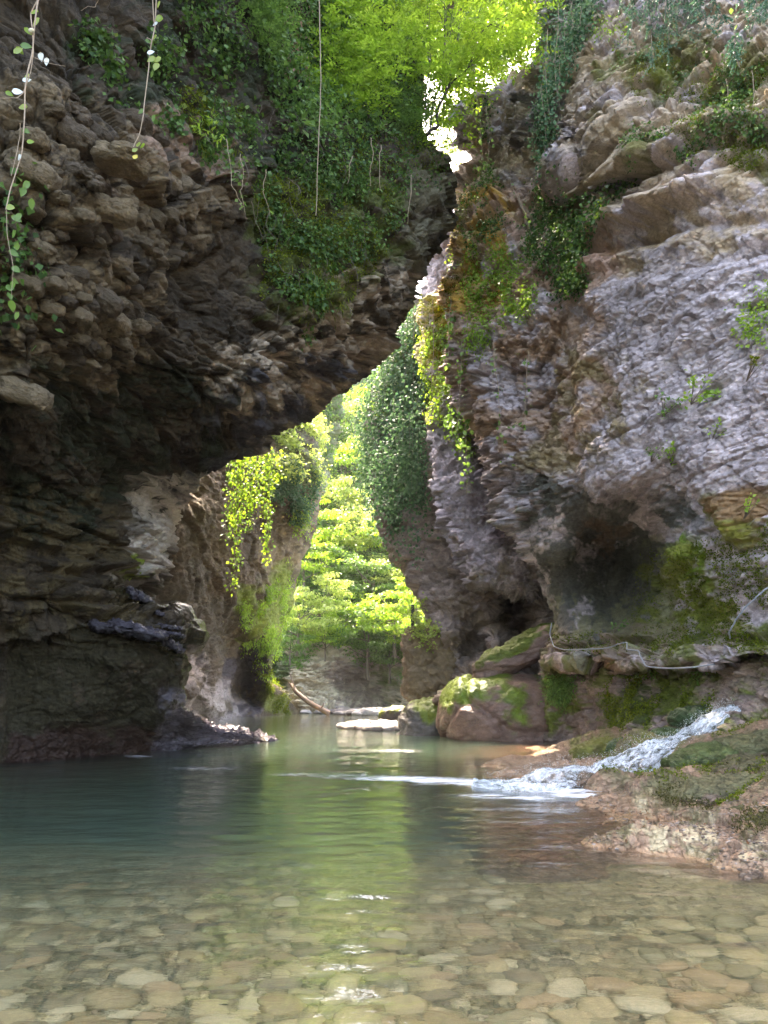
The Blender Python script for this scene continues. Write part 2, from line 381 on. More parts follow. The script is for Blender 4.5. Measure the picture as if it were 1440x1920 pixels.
def colL(p, uv, n):
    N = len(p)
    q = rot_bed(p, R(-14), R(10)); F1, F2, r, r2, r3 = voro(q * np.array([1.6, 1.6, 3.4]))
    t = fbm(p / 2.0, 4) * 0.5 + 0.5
    c = np.array([.040, .028, .016]) * (0.65 + 0.8 * r[:, None]) * (0.7 + 0.6 * t[:, None])  # dark brown rock, lowered further to stand in for the overhang's shade
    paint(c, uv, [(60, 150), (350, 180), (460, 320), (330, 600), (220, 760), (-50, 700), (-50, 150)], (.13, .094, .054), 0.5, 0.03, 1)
    paint(c, uv, [(300, 180), (470, 280), (480, 320), (320, 300), (280, 270)], (.22, .145, .10), 0.55, 0.05, 2)
    paint(c, uv, [(620, 480), (790, 500), (790, 600), (660, 760), (480, 830), (380, 700), (560, 620)], (.36, .28, .20), 0.6, 0.04, 3)
    paint(c, uv, [(760, 250), (860, 300), (860, 480), (770, 560), (730, 400)], (.10, .085, .05), 0.7, 0.04, 4)
    paint(c, uv, [(470, 330), (760, 330), (740, 470), (640, 590), (500, 560)], (.06, .075, .012), 0.6, 0.03, 5)
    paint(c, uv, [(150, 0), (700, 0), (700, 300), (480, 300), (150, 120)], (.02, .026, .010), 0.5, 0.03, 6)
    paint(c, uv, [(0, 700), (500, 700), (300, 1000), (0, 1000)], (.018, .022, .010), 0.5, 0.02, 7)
    paint(c, uv, [(0, 930), (260, 960), (240, 1180), (0, 1180)], (.075, .054, .024), 0.5, 0.03, 8)
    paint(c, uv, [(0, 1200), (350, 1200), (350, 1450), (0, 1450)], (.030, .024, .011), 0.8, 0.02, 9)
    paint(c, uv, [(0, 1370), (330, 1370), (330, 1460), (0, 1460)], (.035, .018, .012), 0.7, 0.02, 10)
    paint(c, uv, [(270, 920), (372, 880), (345, 970), (290, 1080), (236, 1080), (245, 1010)], (.50, .44, .38), 0.85, 0.05, 11)  # strip of arch rock painted pale so that it looks lit
    paint(c, uv, [(240, 1050), (275, 1050), (275, 1085), (240, 1085)], (.16, .2, .02), 0.7, 0.05, 12)
    paint(c, uv, [(330, 1300), (560, 1380), (540, 1420), (280, 1410)], (.10, .085, .10), 0.9, 0.05, 13)
    paint(c, uv, [(500, 700), (700, 690), (620, 770), (500, 850), (380, 890), (300, 930), (330, 850)], (.05, .045, .05), 0.6, 0.03, 14)
    return c
def wetL(p, uv):
    w = np.zeros(len(uv)); a = wobble(uv, 10, 30)
    m = inpoly(a[:, 0], a[:, 1], [(215, 1085), (360, 1150), (365, 1330), (560, 1385), (540, 1420), (280, 1415), (325, 1300), (320, 1210), (150, 1185), (210, 1150)])
    w[m] = 1.0
    w = np.maximum(w, 0.45 * sstep(1330, 1400, uv[:, 1]))
    return w
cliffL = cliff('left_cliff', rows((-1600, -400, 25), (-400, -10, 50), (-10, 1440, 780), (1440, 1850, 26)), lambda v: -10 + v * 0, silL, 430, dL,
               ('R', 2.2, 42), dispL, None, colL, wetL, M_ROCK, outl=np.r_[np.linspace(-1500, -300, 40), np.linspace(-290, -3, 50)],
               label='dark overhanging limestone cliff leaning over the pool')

def sun_block_sheet(name, xs_, zs_, yf, label):
    X, Z = np.meshgrid(xs_, zs_); p = np.c_[X.ravel(), yf(X.ravel(), Z.ravel()), Z.ravel()]
    p[:, 1] += 1.5 * fbm(p / 6, 4); t = fbm(p / 2, 4)[:, None] * .5 + .5
    me = mesh_np(name, p, grid_faces(*X.shape), M_ROCK, np.array([.10, .08, .06]) * (.5 + t), np.zeros(len(p))); tag(mob(name, me), label, kind='structure')
sun_block_sheet('left_sun_block', np.linspace(-40, -6, 70), np.linspace(12, 75, 90), lambda x, z: 21 + (z - 12) * .12 + np.maximum(0, -x - 14) * -.5, 'unseen rock sheet added behind the left cliff to block the sun')  # unseen sheet added to stop sun leaking over the left cliff
# ================================================================== RIGHT CLIFF (near)
print('right cliff')
silR = polyline([(-1600, 1150), (-700, 1060), (-200, 1030), (0, 1028), (60, 1040), (110, 1036), (150, 960), (180, 905), (200, 850), (215, 838), (250, 842), (272, 852), (284, 890), (300, 884),
                 (320, 866), (345, 850), (400, 848), (440, 834), (500, 822), (560, 822), (600, 832), (650, 843), (700, 853), (760, 868), (800, 893), (850, 925), (900, 950), (950, 966), (1000, 985),
                 (1060, 1000), (1100, 1010), (1150, 1030), (1180, 1036), (1215, 1022), (1260, 1022), (1300, 1040)])
dR = RBF([(840, 215, 29.5), (900, 240, 28.6), (850, 400, 30), (880, 300, 31), (900, 450, 27.6), (960, 250, 28.5), (1000, 150, 27), (1040, 60, 24), (900, 600, 27), (850, 700, 27.6), (940, 620, 25.2), (990, 700, 24),
          (960, 900, 25), (1000, 820, 23.4), (1000, 1100, 26), (1030, 1190, 26), (1060, 250, 23.4), (1090, 180, 21), (1100, 320, 20.6), (1120, 345, 24), (1150, 330, 20.8), (1130, 390, 21.4), (1060, 400, 24.5), (1040, 520, 23.4),
          (1110, 60, 22), (1100, 500, 20.5), (1130, 650, 19.6), (1060, 780, 21.2), (1100, 850, 19.8), (1020, 900, 22), (1200, 300, 17.8), (1250, 120, 19), (1200, 0, 20.5), (1300, 250, 16.2), (1440, 200, 14.8), (1440, 0, 16.5),
          (1250, 500, 16.5), (1440, 500, 13.2), (1300, 700, 15.4), (1440, 750, 13), (1230, 800, 16.8), (1200, 900, 17.6), (1320, 900, 15.2), (1120, 920, 19.8), (1080, 960, 22), (1440, 950, 13.2),
          (1330, 960, 15.6), (1260, 940, 17.4), (1120, 1000, 24.2), (1190, 1065, 26), (1203, 1025, 24), (1240, 1040, 17.8), (1060, 1030, 23.6), (1060, 1120, 26), (1150, 1120, 26.6), (1060, 1170, 25.2), (1150, 1170, 24), (1230, 1170, 19.5),
          (1100, 1190, 24), (1250, 1100, 18.4), (1340, 1050, 15.8), (1340, 1170, 16.5), (1440, 1060, 13.8), (1440, 1170, 14.6), (1300, 1190, 17.4),
          (1100, 1225, 22.8), (1200, 1225, 19), (1300, 1225, 16.4), (1440, 1215, 13.6), (1040, 1225, 25),
          (1060, -600, 25), (1440, -600, 20), (1440, -1500, 24), (1100, -1500, 30), (1900, 0, 10.5), (1900, 600, 9.4), (1900, 1200, 9.6), (2600, 600, 6.5), (2600, 1200, 6.8), (2600, -600, 8), (1900, -1300, 13), (2600, -1500, 10), (3100, 600, 5.4), (3100, -1500, 9), (3100, 1250, 5.6)], 100.0)
silRlow = 1252
def botR(U, V):                                       # ledge lip: turns back under
    vl = 1236 + 8 * np.sin(U / 60.0) + 6 * np.sin(U / 23.0)
    x = np.clip((V - vl) / 14.0, 0, 1)
    return 2.6 * (1 - np.sqrt(1 - x ** 2 * 0.99))
def dispR(p, uv):
    u, v = uv[:, 0], uv[:, 1]
    top = sstep(420, 300, v - (1440 - u) * 0.25)
    dA = rockdisp(p, R(14), R(-8), 1.6, 0.9, 0.5, 0.22, 0.07, 2.2)
    dB = rockdisp(p, R(16), R(0), 0.7, 0.6, 0.12, 0.06, 0.028, 1.7)
    lft = sstep(1130, 980, u)
    dC = rockdisp(p, R(5), R(0), 1.0, 0.9, 0.4, 0.18, 0.08, 1.7)
    k = np.clip(top, 0, 1)
    d = dA * k + (1 - k) * (dB * (1 - lft) + dC * lft) + .8 * fbm(p / 4.5 + 3, 2)
    for v0, sl_, am, w in ((395, .30, 1.1, 14), (440, .26, -.6, 8), (470, .22, .6, 14), (300, .2, .8, 16), (330, .22, -.5, 8), (530, .2, .5, 16), (585, .1, -.4, 8)):   # long dipping ledges
        vc = v0 - (u - 1280) * sl_ + 9 * fbm(np.c_[uv / 90, uv[:, :1] * 0 + 4], 3)
        d += am * np.exp(-((v - vc) / w) ** 2) * sstep(1040, 1150, u) * (0.5 + .7 * fbm(np.c_[uv / 120, uv[:, :1] * 0 + 9], 2))
    ledge = sstep(1178, 1195, v)                       # thick flat strata shelf
    dD = rockdisp(p, R(-2), R(0), 1.5, 0.2, 0.2, 0.08, 0.03, 4.5) + strata(p, .34, R(-2), .62, .5, 3)
    d = d + strata(p, .55, R(16), .32, .6, 5) * top + strata(p, .3, R(16), .12, .6, 8) * (1 - top)
    d = d * (1 - ledge) + dD * ledge
    al = inpoly(u, v, [(990, 960), (1100, 940), (1215, 960), (1215, 1100), (1190, 1190), (1030, 1190)])
    d = np.where(al, d * 0.35, d)
    return d
def colR(p, uv, n):
    q = rot_bed(p, R(14), 0); F1, F2, r, r2, r3 = voro(q * np.array([2.0, 2.0, 5.0]))
    t = fbm(p / 1.6, 4) * 0.5 + 0.5
    c = np.array([.44, .365, .365]) * (0.72 + 0.5 * r[:, None]) * (0.75 + 0.5 * t[:, None])
    paint(c, uv, [(830, 180), (1180, 0), (1500, 0), (1500, 430), (1150, 500), (900, 560), (830, 430)], (.42, .31, .20), 0.66, 0.02, 21)
    paint(c, uv, [(920, 500), (1180, 450), (1150, 760), (1010, 900), (850, 760), (860, 560)], (.38, .235, .145), 0.65, 0.02, 22)
    paint(c, uv, [(840, 360), (960, 380), (930, 600), (800, 620)], (.48, .27, .05), 0.6, 0.03, 23)
    paint(c, uv, [(1050, 650), (1250, 700), (1150, 860), (960, 900)], (.26, .19, .10), 0.5, 0.03, 24)
    paint(c, uv, [(900, 420), (1120, 320), (1190, 480), (900, 620)], (.42, .26, .19), 0.5, 0.03, 30)
    paint(c, uv, [(1190, 120), (1500, 80), (1500, 330), (1250, 310), (1150, 200)], (.13, .115, .03), 0.52, 0.02, 25)
    paint(c, uv, [(1150, 130), (1270, 130), (1250, 200), (1150, 190)], (.10, .11, .01), 0.6, 0.03, 25)
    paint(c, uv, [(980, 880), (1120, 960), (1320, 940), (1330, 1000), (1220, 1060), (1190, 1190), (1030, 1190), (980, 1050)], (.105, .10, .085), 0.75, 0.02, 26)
    paint(c, uv, [(1090, 960), (1180, 980), (1170, 1040), (1080, 1010)], (.17, .11, .075), 0.6, 0.03, 27)
    paint(c, uv, [(1210, 1030), (1300, 1010), (1330, 1100), (1340, 1200), (1170, 1215)], (.16, .175, .03), 0.72, 0.02, 28)
    paint(c, uv, [(1270, 1010), (1310, 1010), (1310, 1110), (1270, 1110)], (.12, .19, .01), 0.6, 0.03, 28)
    paint(c, uv, [(1350, 930), (1500, 930), (1500, 1200), (1330, 1180), (1350, 1050)], (.18, .17, .025), 0.5, 0.02, 29)
    paint(c, uv, [(1350, 930), (1450, 930), (1450, 1010), (1360, 1000)], (.27, .16, .08), 0.5, 0.02, 31)
    paint(c, uv, [(1020, 1180), (1450, 1180), (1450, 1270), (1020, 1270)], (.25, .18, .13), 0.6, 0.02, 32)
    paint(c, uv, [(1020, 1180), (1450, 1180), (1450, 1270), (1020, 1270)], (.12, .135, .03), 0.55, 0.03, 33)
    paint(c, uv, [(1020, 1120), (1230, 1120), (1230, 1190), (1020, 1190)], (.20, .185, .10), 0.5, 0.03, 34)
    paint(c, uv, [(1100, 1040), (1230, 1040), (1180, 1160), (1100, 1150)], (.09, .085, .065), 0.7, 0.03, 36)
    return c
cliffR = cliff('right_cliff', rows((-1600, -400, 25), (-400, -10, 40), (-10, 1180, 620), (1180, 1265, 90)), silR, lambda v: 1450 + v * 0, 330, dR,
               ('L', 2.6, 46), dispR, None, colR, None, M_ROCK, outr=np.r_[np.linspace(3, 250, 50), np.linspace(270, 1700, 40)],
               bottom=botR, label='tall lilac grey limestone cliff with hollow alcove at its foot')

# ================================================================== right middle pillar and ivy pillar behind
sil2 = polyline([(400, 800), (540, 792), (600, 786), (680, 790), (700, 800), (730, 815), (745, 806), (790, 790), (850, 796), (900, 806), (950, 818), (1000, 836), (1050, 856), (1085, 874), (1095, 870), (1110, 900), (1120, 905)])
d2 = RBF([(800, 600, 35), (800, 700, 35), (800, 745, 34), (860, 745, 33), (830, 800, 33.4), (800, 900, 33.6), (900, 900, 32), (880, 1000, 32), (960, 1000, 31.5), (900, 1085, 31.4), (980, 1085, 30.6), (1000, 900, 31), (1060, 800, 31), (900, 500, 34), (1060, 1120, 30.6), (900, 1130, 33.2), (960, 700, 33), (860, 680, 34), (940, 850, 34), (930, 830, 33.8)], 100)
def bot2(U, V):
    x = np.clip((V - 1096 - 5 * np.sin(U / 17.0)) / 22.0, 0, 1); return 3.4 * (1 - np.sqrt(1 - x ** 2 * 0.99))
def col2(p, uv, n):
    t = fbm(p / 1.5, 4)[:, None] * 0.5 + 0.5; r = voro(p * np.array([2, 2, 5.0]))[2][:, None]
    c = np.array([.37, .31, .32]) * (.7 + .4 * t) * (.75 + .5 * r)
    paint(c, uv, [(860, 780), (1000, 780), (1000, 1120), (900, 1050)], (.13, .09, .09), 0.6, 0.02, 41)
    paint(c, uv, [(780, 560), (860, 560), (860, 690), (780, 690)], (.34, .27, .02), 0.55, 0.03, 42)
    paint(c, uv, [(780, 720), (850, 720), (850, 760), (780, 800)], (.26, .26, .03), 0.6, 0.04, 43)
    paint(c, uv, [(800, 760), (900, 750), (900, 830), (800, 830)], (.14, .13, .11), 0.6, 0.04, 44)
    paint(c, uv, [(860, 1040), (1010, 1040), (1010, 1130), (860, 1130)], (.2, .16, .13), 0.6, 0.04, 45)
    return c
cliff('middle_pillar', rows((400, 1125, 330)), sil2, lambda v: 1075 + v * 0, 120, d2, ('L', 2.2, 30),
      lambda p, uv: rockdisp(p, R(6), 0, 1.0, 0.7, 0.36, 0.16, 0.06, 1.8), None, col2, None, M_ROCK, bottom=bot2,
      label='pale lilac rock pillar bulging out left of the main right cliff')
sil3 = polyline([(560, 770), (600, 762), (640, 745), (690, 722), (740, 700), (780, 688), (850, 696), (900, 690), (935, 692), (960, 700), (1010, 722), (1050, 745), (1090, 768), (1130, 784), (1160, 800), (1200, 826), (1240, 850), (1262, 853), (1300, 840), (1330, 820), (1400, 800)])
d3 = RBF([(765, 600, 42), (700, 780, 41), (700, 930, 40), (790, 800, 38.5), (790, 1000, 38), (760, 1080, 38.5), (860, 1060, 36), (960, 1060, 35), (900, 800, 37), (1050, 800, 36), (1050, 1100, 34), (800, 1150, 37), (860, 1240, 35.5), (850, 1130, 36),
          (895, 1120, 35), (930, 1130, 34.6), (955, 1135, 39), (972, 1165, 41), (1000, 1150, 34), (1030, 1180, 33), (925, 1200, 34.2), (890, 1190, 38.5), (884, 1215, 39.5), (860, 1200, 35.8), (900, 1250, 34.4), (950, 1250, 33.4), (1050, 1250, 32.5), (900, 1400, 33), (1050, 1400, 31)], 100)
def col3(p, uv, n):
    t = fbm(p / 1.5, 4)[:, None] * 0.5 + 0.5; r = voro(p * np.array([2, 2, 5.0]))[2][:, None]
    c = np.array([.32, .25, .22]) * (.7 + .4 * t) * (.75 + .5 * r)
    paint(c, uv, [(680, 560), (810, 560), (810, 800), (680, 800)], (.06, .08, .035), 0.6, 0.02, 51)
    paint(c, uv, [(820, 1100), (990, 1100), (990, 1260), (850, 1260)], (.2, .145, .10), 0.6, 0.03, 52)
    paint(c, uv, [(790, 1080), (990, 1080), (990, 1140), (800, 1130)], (.13, .095, .075), 0.6, 0.03, 53)
    return c
cliff('ivy_pillar', rows((560, 1400, 340)), sil3, lambda v: 1085 + v * 0, 150, d3, ('L', 2.4, 26),
      lambda p, uv: rockdisp(p, R(8), 0, 1.1, 0.6, 0.36, 0.16, 0.06, 2.0), None, col3, None, M_ROCK,
      label='brown rock pillar draped with ivy at the bend of the gorge')

# ================================================================== rock wall under the ledge
dLow = RBF([(1020, 1240, 27), (1020, 1300, 27), (1080, 1390, 26), (1100, 1300, 24.5), (1160, 1300, 21.6), (1160, 1380, 20.8), (1200, 1250, 21), (1300, 1300, 17.6), (1300, 1350, 17), (1250, 1380, 17.2), (1440, 1250, 15), (1440, 1320, 14.2), (1440, 1450, 12), (1200, 1450, 17),
            (1900, 1250, 9), (1900, 1400, 8.6), (2500, 1300, 6.5), (1080, 1450, 24)], 100)
def colW(p, uv, n):
    t = fbm(p / 0.9, 4)[:, None] * .5 + .5; r = voro(p * np.array([4, 4, 4.0]))[2][:, None]
    c = np.array([.235, .165, .135]) * (.6 + .6 * t) * (.7 + .6 * r)
    paint(c, uv, [(1020, 1230), (1450, 1230), (1450, 1380), (1020, 1400)], (.10, .12, .015), 0.5, 0.028, 61, wob=25)
    paint(c, uv, [(1170, 1230), (1210, 1230), (1210, 1350), (1150, 1350)], (.055, .07, .012), 0.8, 0.03, 62)
    paint(c, uv, [(1290, 1240), (1360, 1240), (1370, 1330), (1250, 1340)], (.11, .13, .015), 0.6, 0.03, 63)
    paint(c, uv, [(1340, 1270), (1450, 1230), (1450, 1330), (1340, 1330)], (.30, .21, .165), 0.6, 0.03, 64)
    return c
cliff('ledge_foot', rows((1215, 1480, 190)), lambda v: 1014 + v * 0, lambda v: 1450 + v * 0, 260, dLow, ('L', 1.5, 20),
      lambda p, uv: rockdisp(p, R(0), 0, 0.8, 0.35, 0.2, 0.1, 0.04, 1.0), None, colW, lambda p, uv: 0.35 * sstep(1300, 1360, uv[:, 1]), M_ROCK,
      outr=np.linspace(5, 1100, 60), label='crumbly brown rock wall under the mossy ledge')

# ================================================================== FAR LEFT WALL
sil4 = polyline([(600, 560), (760, 585), (800, 600), (850, 600), (880, 602), (920, 600), (960, 588), (1000, 574), (1050, 560), (1100, 547), (1150, 532), (1200, 520), (1230, 514), (1262, 506), (1280, 512), (1300, 530), (1320, 548), (1336, 556), (1350, 560)])
d4 = RBF([(240, 900, 31), (300, 1000, 34), (300, 1200, 35), (345, 1240, 36), (345, 1370, 36.5), (380, 1245, 38), (400, 1250, 40), (390, 1300, 40), (430, 1345, 56), (370, 1340, 42), (415, 1330, 47), (420, 1240, 50), (445, 1235, 60), (445, 1300, 66), (472, 1235, 62), (478, 1300, 68), (500, 1240, 55), (500, 1320, 66), (530, 1335, 70),
          (510, 1180, 54), (470, 1180, 50), (420, 1150, 45), (350, 1100, 39), (360, 950, 38), (430, 900, 44), (500, 870, 47), (560, 900, 51), (590, 900, 53), (560, 1000, 53), (500, 1000, 49), (430, 1050, 44.5), (540, 1100, 56), (500, 1100, 51), (450, 800, 49), (560, 780, 56), (600, 700, 62), (400, 700, 47), (250, 1400, 33), (500, 1400, 60)], 100)
def disp4(p, uv):
    s = rot_bed(p, R(-25), R(30))
    d = 1.3 * fbm(p / 7, 4) + rockdisp(p, R(-8), 0, 2.2, 0.7, 0.35, 0.13, 0.05, 2.0, 0.6)
    st = 0.3 * fbm(np.c_[s[:, 0] * 1.6, s[:, 1] * 1.6, s[:, 2] * .35], 4)
    k = sstep(1240, 1300, uv[:, 1])
    return (d * 0.8 + st) * (1 - k) + (0.5 * fbm(p / 3, 4) + 0.2 * fbm(p * 1.2, 4)) * k
def col4(p, uv, n):
    t = fbm(p / 3, 5)[:, None] * .5 + .5
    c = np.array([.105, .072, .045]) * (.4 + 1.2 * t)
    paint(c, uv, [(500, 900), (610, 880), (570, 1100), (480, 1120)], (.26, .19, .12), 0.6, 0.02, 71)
    paint(c, uv, [(400, 750), (620, 750), (600, 900), (520, 960), (460, 900)], (.13, .15, .07), 0.6, 0.02, 72)
    paint(c, uv, [(250, 1050), (450, 1100), (420, 1250), (300, 1250)], (.085, .065, .045), 0.6, 0.02, 73)
    paint(c, uv, [(440, 1110), (560, 1050), (540, 1250), (480, 1210), (450, 1190)], (.17, .2, .03), 0.55, 0.025, 74)
    paint(c, uv, [(495, 1200), (570, 1200), (570, 1350), (500, 1320)], (.16, .17, .04), 0.6, 0.025, 75)
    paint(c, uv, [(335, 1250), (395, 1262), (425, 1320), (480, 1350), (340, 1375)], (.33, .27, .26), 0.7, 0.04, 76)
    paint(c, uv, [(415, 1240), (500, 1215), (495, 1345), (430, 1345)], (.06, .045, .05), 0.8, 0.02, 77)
    return c
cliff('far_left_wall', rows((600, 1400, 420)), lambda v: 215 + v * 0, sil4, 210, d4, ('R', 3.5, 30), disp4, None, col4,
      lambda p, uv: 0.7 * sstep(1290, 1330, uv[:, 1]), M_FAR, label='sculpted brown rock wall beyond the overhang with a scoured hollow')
# pale mossy crag behind it
sil5 = polyline([(600, 640), (760, 640), (800, 632), (850, 622), (900, 612), (950, 590), (1000, 570)])
d5 = RBF([(500, 700, 66), (640, 700, 74), (560, 850, 68), (640, 850, 72), (550, 1000, 70), (600, 950, 70)], 100)
def col5(p, uv, n):
    t = fbm(p / 4, 5)[:, None] * .5 + .5; c = np.array([.25, .25, .16]) * (.55 + .9 * t)
    paint(c, uv, [(500, 600), (660, 600), (660, 1000), (500, 1000)], (.11, .14, .05), 0.5, 0.02, 81); return c
cliff('mossy_crag', rows((640, 1000, 120)), lambda v: 480 + v * 0, sil5, 80, d5, ('R', 4, 26), lambda p, uv: rockdisp(p, R(60), 0, 2.2, 1.2, .8, .4, .15, 2.0), None, col5, None, M_FAR,
      label='pale mossy crag high above the far left wall')

# ================================================================== BACKGROUND SLOPE
sil6 = lambda v: 430 + v * 0
d6 = RBF([(500, 1335, 78), (560, 1335, 76), (640, 1335, 75), (740, 1335, 77), (850, 1340, 60), (560, 1230, 79), (640, 1230, 79), (700, 1240, 84), (680, 1300, 84), (645, 1310, 80), (760, 1230, 82), (850, 1200, 74), (600, 1200, 82), (600, 1000, 96), (750, 1100, 86), (850, 1100, 80), (700, 900, 108), (600, 800, 118), (700, 760, 128), (850, 800, 110), (500, 1000, 95), (500, 800, 118), (1000, 1200, 75), (1000, 800, 100), (600, 1400, 72), (900, 1400, 58), (760, 1390, 66)], 100)
def disp6(p, uv):
    k = sstep(1180, 1230, uv[:, 1])
    return rockdisp(p, R(-4), 0, 2.4, 1.2, 0.9, 0.5, 0.2, 2.6) * (0.3 + 0.7 * k) + 2.0 * fbm(p / 9, 3) * (1 - k)
def col6(p, uv, n):
    t = fbm(p / 3, 5)[:, None] * .5 + .5; c = np.array([.06, .09, .025]) * (.5 + t)
    paint(c, uv, [(530, 1195), (900, 1200), (900, 1360), (530, 1360)], (.46, .39, .29), 0.85, 0.02, 91)
    paint(c, uv, [(620, 1250), (700, 1240), (720, 1340), (620, 1340)], (.24, .18, .16), 0.6, 0.02, 92)
    paint(c, uv, [(690, 1230), (800, 1200), (800, 1340), (720, 1330)], (.16, .19, .06), 0.5, 0.03, 93)
    return c
cliff('far_slope', rows((700, 1180, 90), (1180, 1345, 150), (1345, 1420, 12)), sil6, lambda v: 1050 + v * 0, 260, d6, (None, 0, 1), disp6, None, col6, None, M_FAR,
      label='steep wooded slope closing the gorge with a low rock outcrop')

# ================================================================== RIVER BED, BANK, WATER
print('bed')
def g(u, v, z=0.0): return ground(u, v, z)
bedp = []
def bp_(x, y, z): bedp.append((x, y, z))
for x in (-12, -6, -2, 0, 2, 4): bp_(x, 0.5, -0.35)
for x, z in ((-3.2, -.50), (-1.5, -.42), (0, -.38), (1.5, -.34), (3, -.30)): bp_(x, 4.4, z)
for x, z in ((-5, -.72), (-2.4, -.58), (-.8, -.50), (.6, -.44), (2.0, -.42), (3.2, -.40)): bp_(x, 5.9, z)
for x, z in ((-6, -1.1), (-3, -.85), (-1, -.70), (.3, -.62), (1.4, -.45), (2.6, -.25), (3.6, -.12), (5, .12)): bp_(x, 7.4, z)
for x, z in ((-8, -1.6), (-4, -1.4), (-1, -1.3), (.7, -1.1), (1.8, -.6), (2.7, -.3), (3.7, -.1), (6, .2)): bp_(x, 9.5, z)
for x, z in ((-9, -1.4), (-4, -2.8), (0, -2.6), (1.6, -1.8), (2.6, -.5), (3.6, -.1), (7, .1)): bp_(x, 12.5, z)
for x, z in ((-10, -1.2), (-3, -3), (0, -3), (2.0, -1.6), (3.2, -.25), (5, -.1), (8, 0)): bp_(x, 17.5, z)
for x, z in ((-10, -1), (-3, -3), (1, -3), (4.5, -2.2), (9, -.5)): bp_(x, 26, z)
for x, z in ((-12, -.8), (-6, -1.6), (0, -1.8), (8, -1)): bp_(x, 42, z)
for x, z in ((-14, -.6), (-6, -.9), (0, -.7), (6, .0)): bp_(x, 72, z)
for x in (-30, 30): bp_(x, 0, -.3); bp_(x, 40, -.8); bp_(x, 90, 0)
bedf = RBF(bedp, 4.0)
ys = np.r_[-6, -3, 0, 2, np.linspace(3, 9, 170), np.linspace(9.1, 24, 110), np.linspace(24.5, 100, 70)]
xs = np.r_[np.linspace(-34, -7, 20), np.linspace(-6.8, 8, 260), np.linspace(8.3, 34, 20)]
BX, BY = np.meshgrid(xs, ys)
BZ = bedf(BX, BY); q = np.c_[BX.ravel(), BY.ravel(), BY.ravel() * 0]
BZ = BZ + (0.10 * fbm(q / 1.6, 4)).reshape(BX.shape) * sstep(2, 8, BY) + 0.02 * fbm(q * 3, 3).reshape(BX.shape)
t = fbm(q * .9, 5)[:, None] * .5 + .5
cb = np.array([.38, .28, .14]) * (.6 + .8 * t)
me = mesh_np('riverbed', np.c_[BX.ravel(), BY.ravel(), BZ.ravel()], grid_faces(*BX.shape), M_BANK, cb, np.zeros(BX.size))
tag(mob('riverbed', me), 'submerged sandy bed of the river pool', kind='structure')

# course of the cascade, used by the bank as well
print('stream')
path = [(1460, 1311, 15.2, .30), (1405, 1320, 15.3, .40), (1352, 1338, 15.3, .42), (1310, 1362, 15.2, .40), (1275, 1388, 14.9, .34), (1235, 1402, 14.7, .42), (1200, 1420, 14.5, .60), (1160, 1438, 14.2, .62), (1120, 1452, 13.9, .62), (1070, 1466, 13.5, .62), (1010, 1476, 13.2, .62), (950, 1474, 13.2, .5), (880, 1466, 13.8, .3)]
pp = np.array([P(a, b_, c_) for a, b_, c_, w in path]); ww = np.array([w for *_, w in path])
pp[-3:, 2] = (.10, .04, .005); pp[-4, 2] = .14
tt = np.linspace(0, len(path) - 1, 420); cen = np.stack([np.interp(tt, range(len(path)), pp[:, k]) for k in range(3)], 1); wid = np.interp(tt, range(len(path)), ww) * (1.0 + .45 * fbm(np.c_[tt * .9, tt * 0, tt * 0], 3))
kern = np.ones(25) / 25; cen = np.stack([np.convolve(np.pad(cen[:, k], 12, 'edge'), kern, 'valid') for k in range(3)], 1)
# bank of travertine rock at the right with the stream running down it
bk = []
def bpz(u, v, Y): p = P(u, v, Y); bk.append((float(p[0]), float(p[1]), float(p[2])))
def bg(u, v, z): p = g(u, v, z); bk.append((float(p[0]), float(p[1]), float(p[2])))
for u, v in ((1400, 1640), (1300, 1610), (1200, 1590), (1110, 1560), (1095, 1510), (1130, 1480), (1085, 1500)): bg(u, v, 0.02)
for u, v in ((1000, 1455), (960, 1440), (900, 1432), (1000, 1400), (1080, 1396), (1040, 1402)): bg(u, v, 0.03)
for u, v in ((1300, 1660), (1150, 1640), (1000, 1640), (950, 1580), (1040, 1540)): bg(u, v, -0.16)
for u, v in ((900, 1640), (960, 1720), (1150, 1720), (1400, 1735), (850, 1560)): bg(u, v, -0.42)
for u, v in ((1010, 1478), (1060, 1490), (860, 1462), (900, 1480)): bg(u, v, -0.10)
for u, v in ((760, 1460), (800, 1500), (820, 1420)): bg(u, v, -1.6)
for u, v in ((940, 1395), (1000, 1388)): bg(u, v, -1.2)
for a in ((1440, 1590, 7.9), (1440, 1500, 9.6), (1340, 1540, 9.0), (1240, 1520, 10.2), (1330, 1480, 11.2), (1200, 1480, 12.2), (1150, 1470, 12.8), (1440, 1450, 11.0), (1350, 1440, 12.4), (1260, 1440, 13.2), (1200, 1440, 13.8),
          (1440, 1400, 12.6), (1380, 1395, 13.4), (1290, 1400, 14.2), (1440, 1362, 13.4), (1360, 1362, 14.4), (1270, 1385, 15.4), (1200, 1400, 15.6), (1130, 1440, 15.2), (1080, 1462, 13.8), (1180, 1425, 14.8), (1230, 1400, 15.8), (1330, 1355, 15.8), (1400, 1332, 15.4), (1440, 1328, 15.2),
          (1250, 1375, 16.6), (1180, 1390, 17.6), (1120, 1400, 18.6), (1290, 1350, 16.8), (1200, 1370, 19), (1500, 1345, 13.5), (1120, 1380, 22), (1300, 1330, 17.6)): bpz(*a)
for x, y, z in ((5, 5, .1), (6, 7, .7), (8, 9, 1.2), (9, 12, 1.6), (10, 16, 1.8), (4.5, 5.6, -.15), (3.6, 4.6, -.4), (8, 4, .9), (6, 3, .5), (12, 6, 2)): bk.append((x, y, z))
bankf = RBF(bk, 3.0, smooth=0.02)
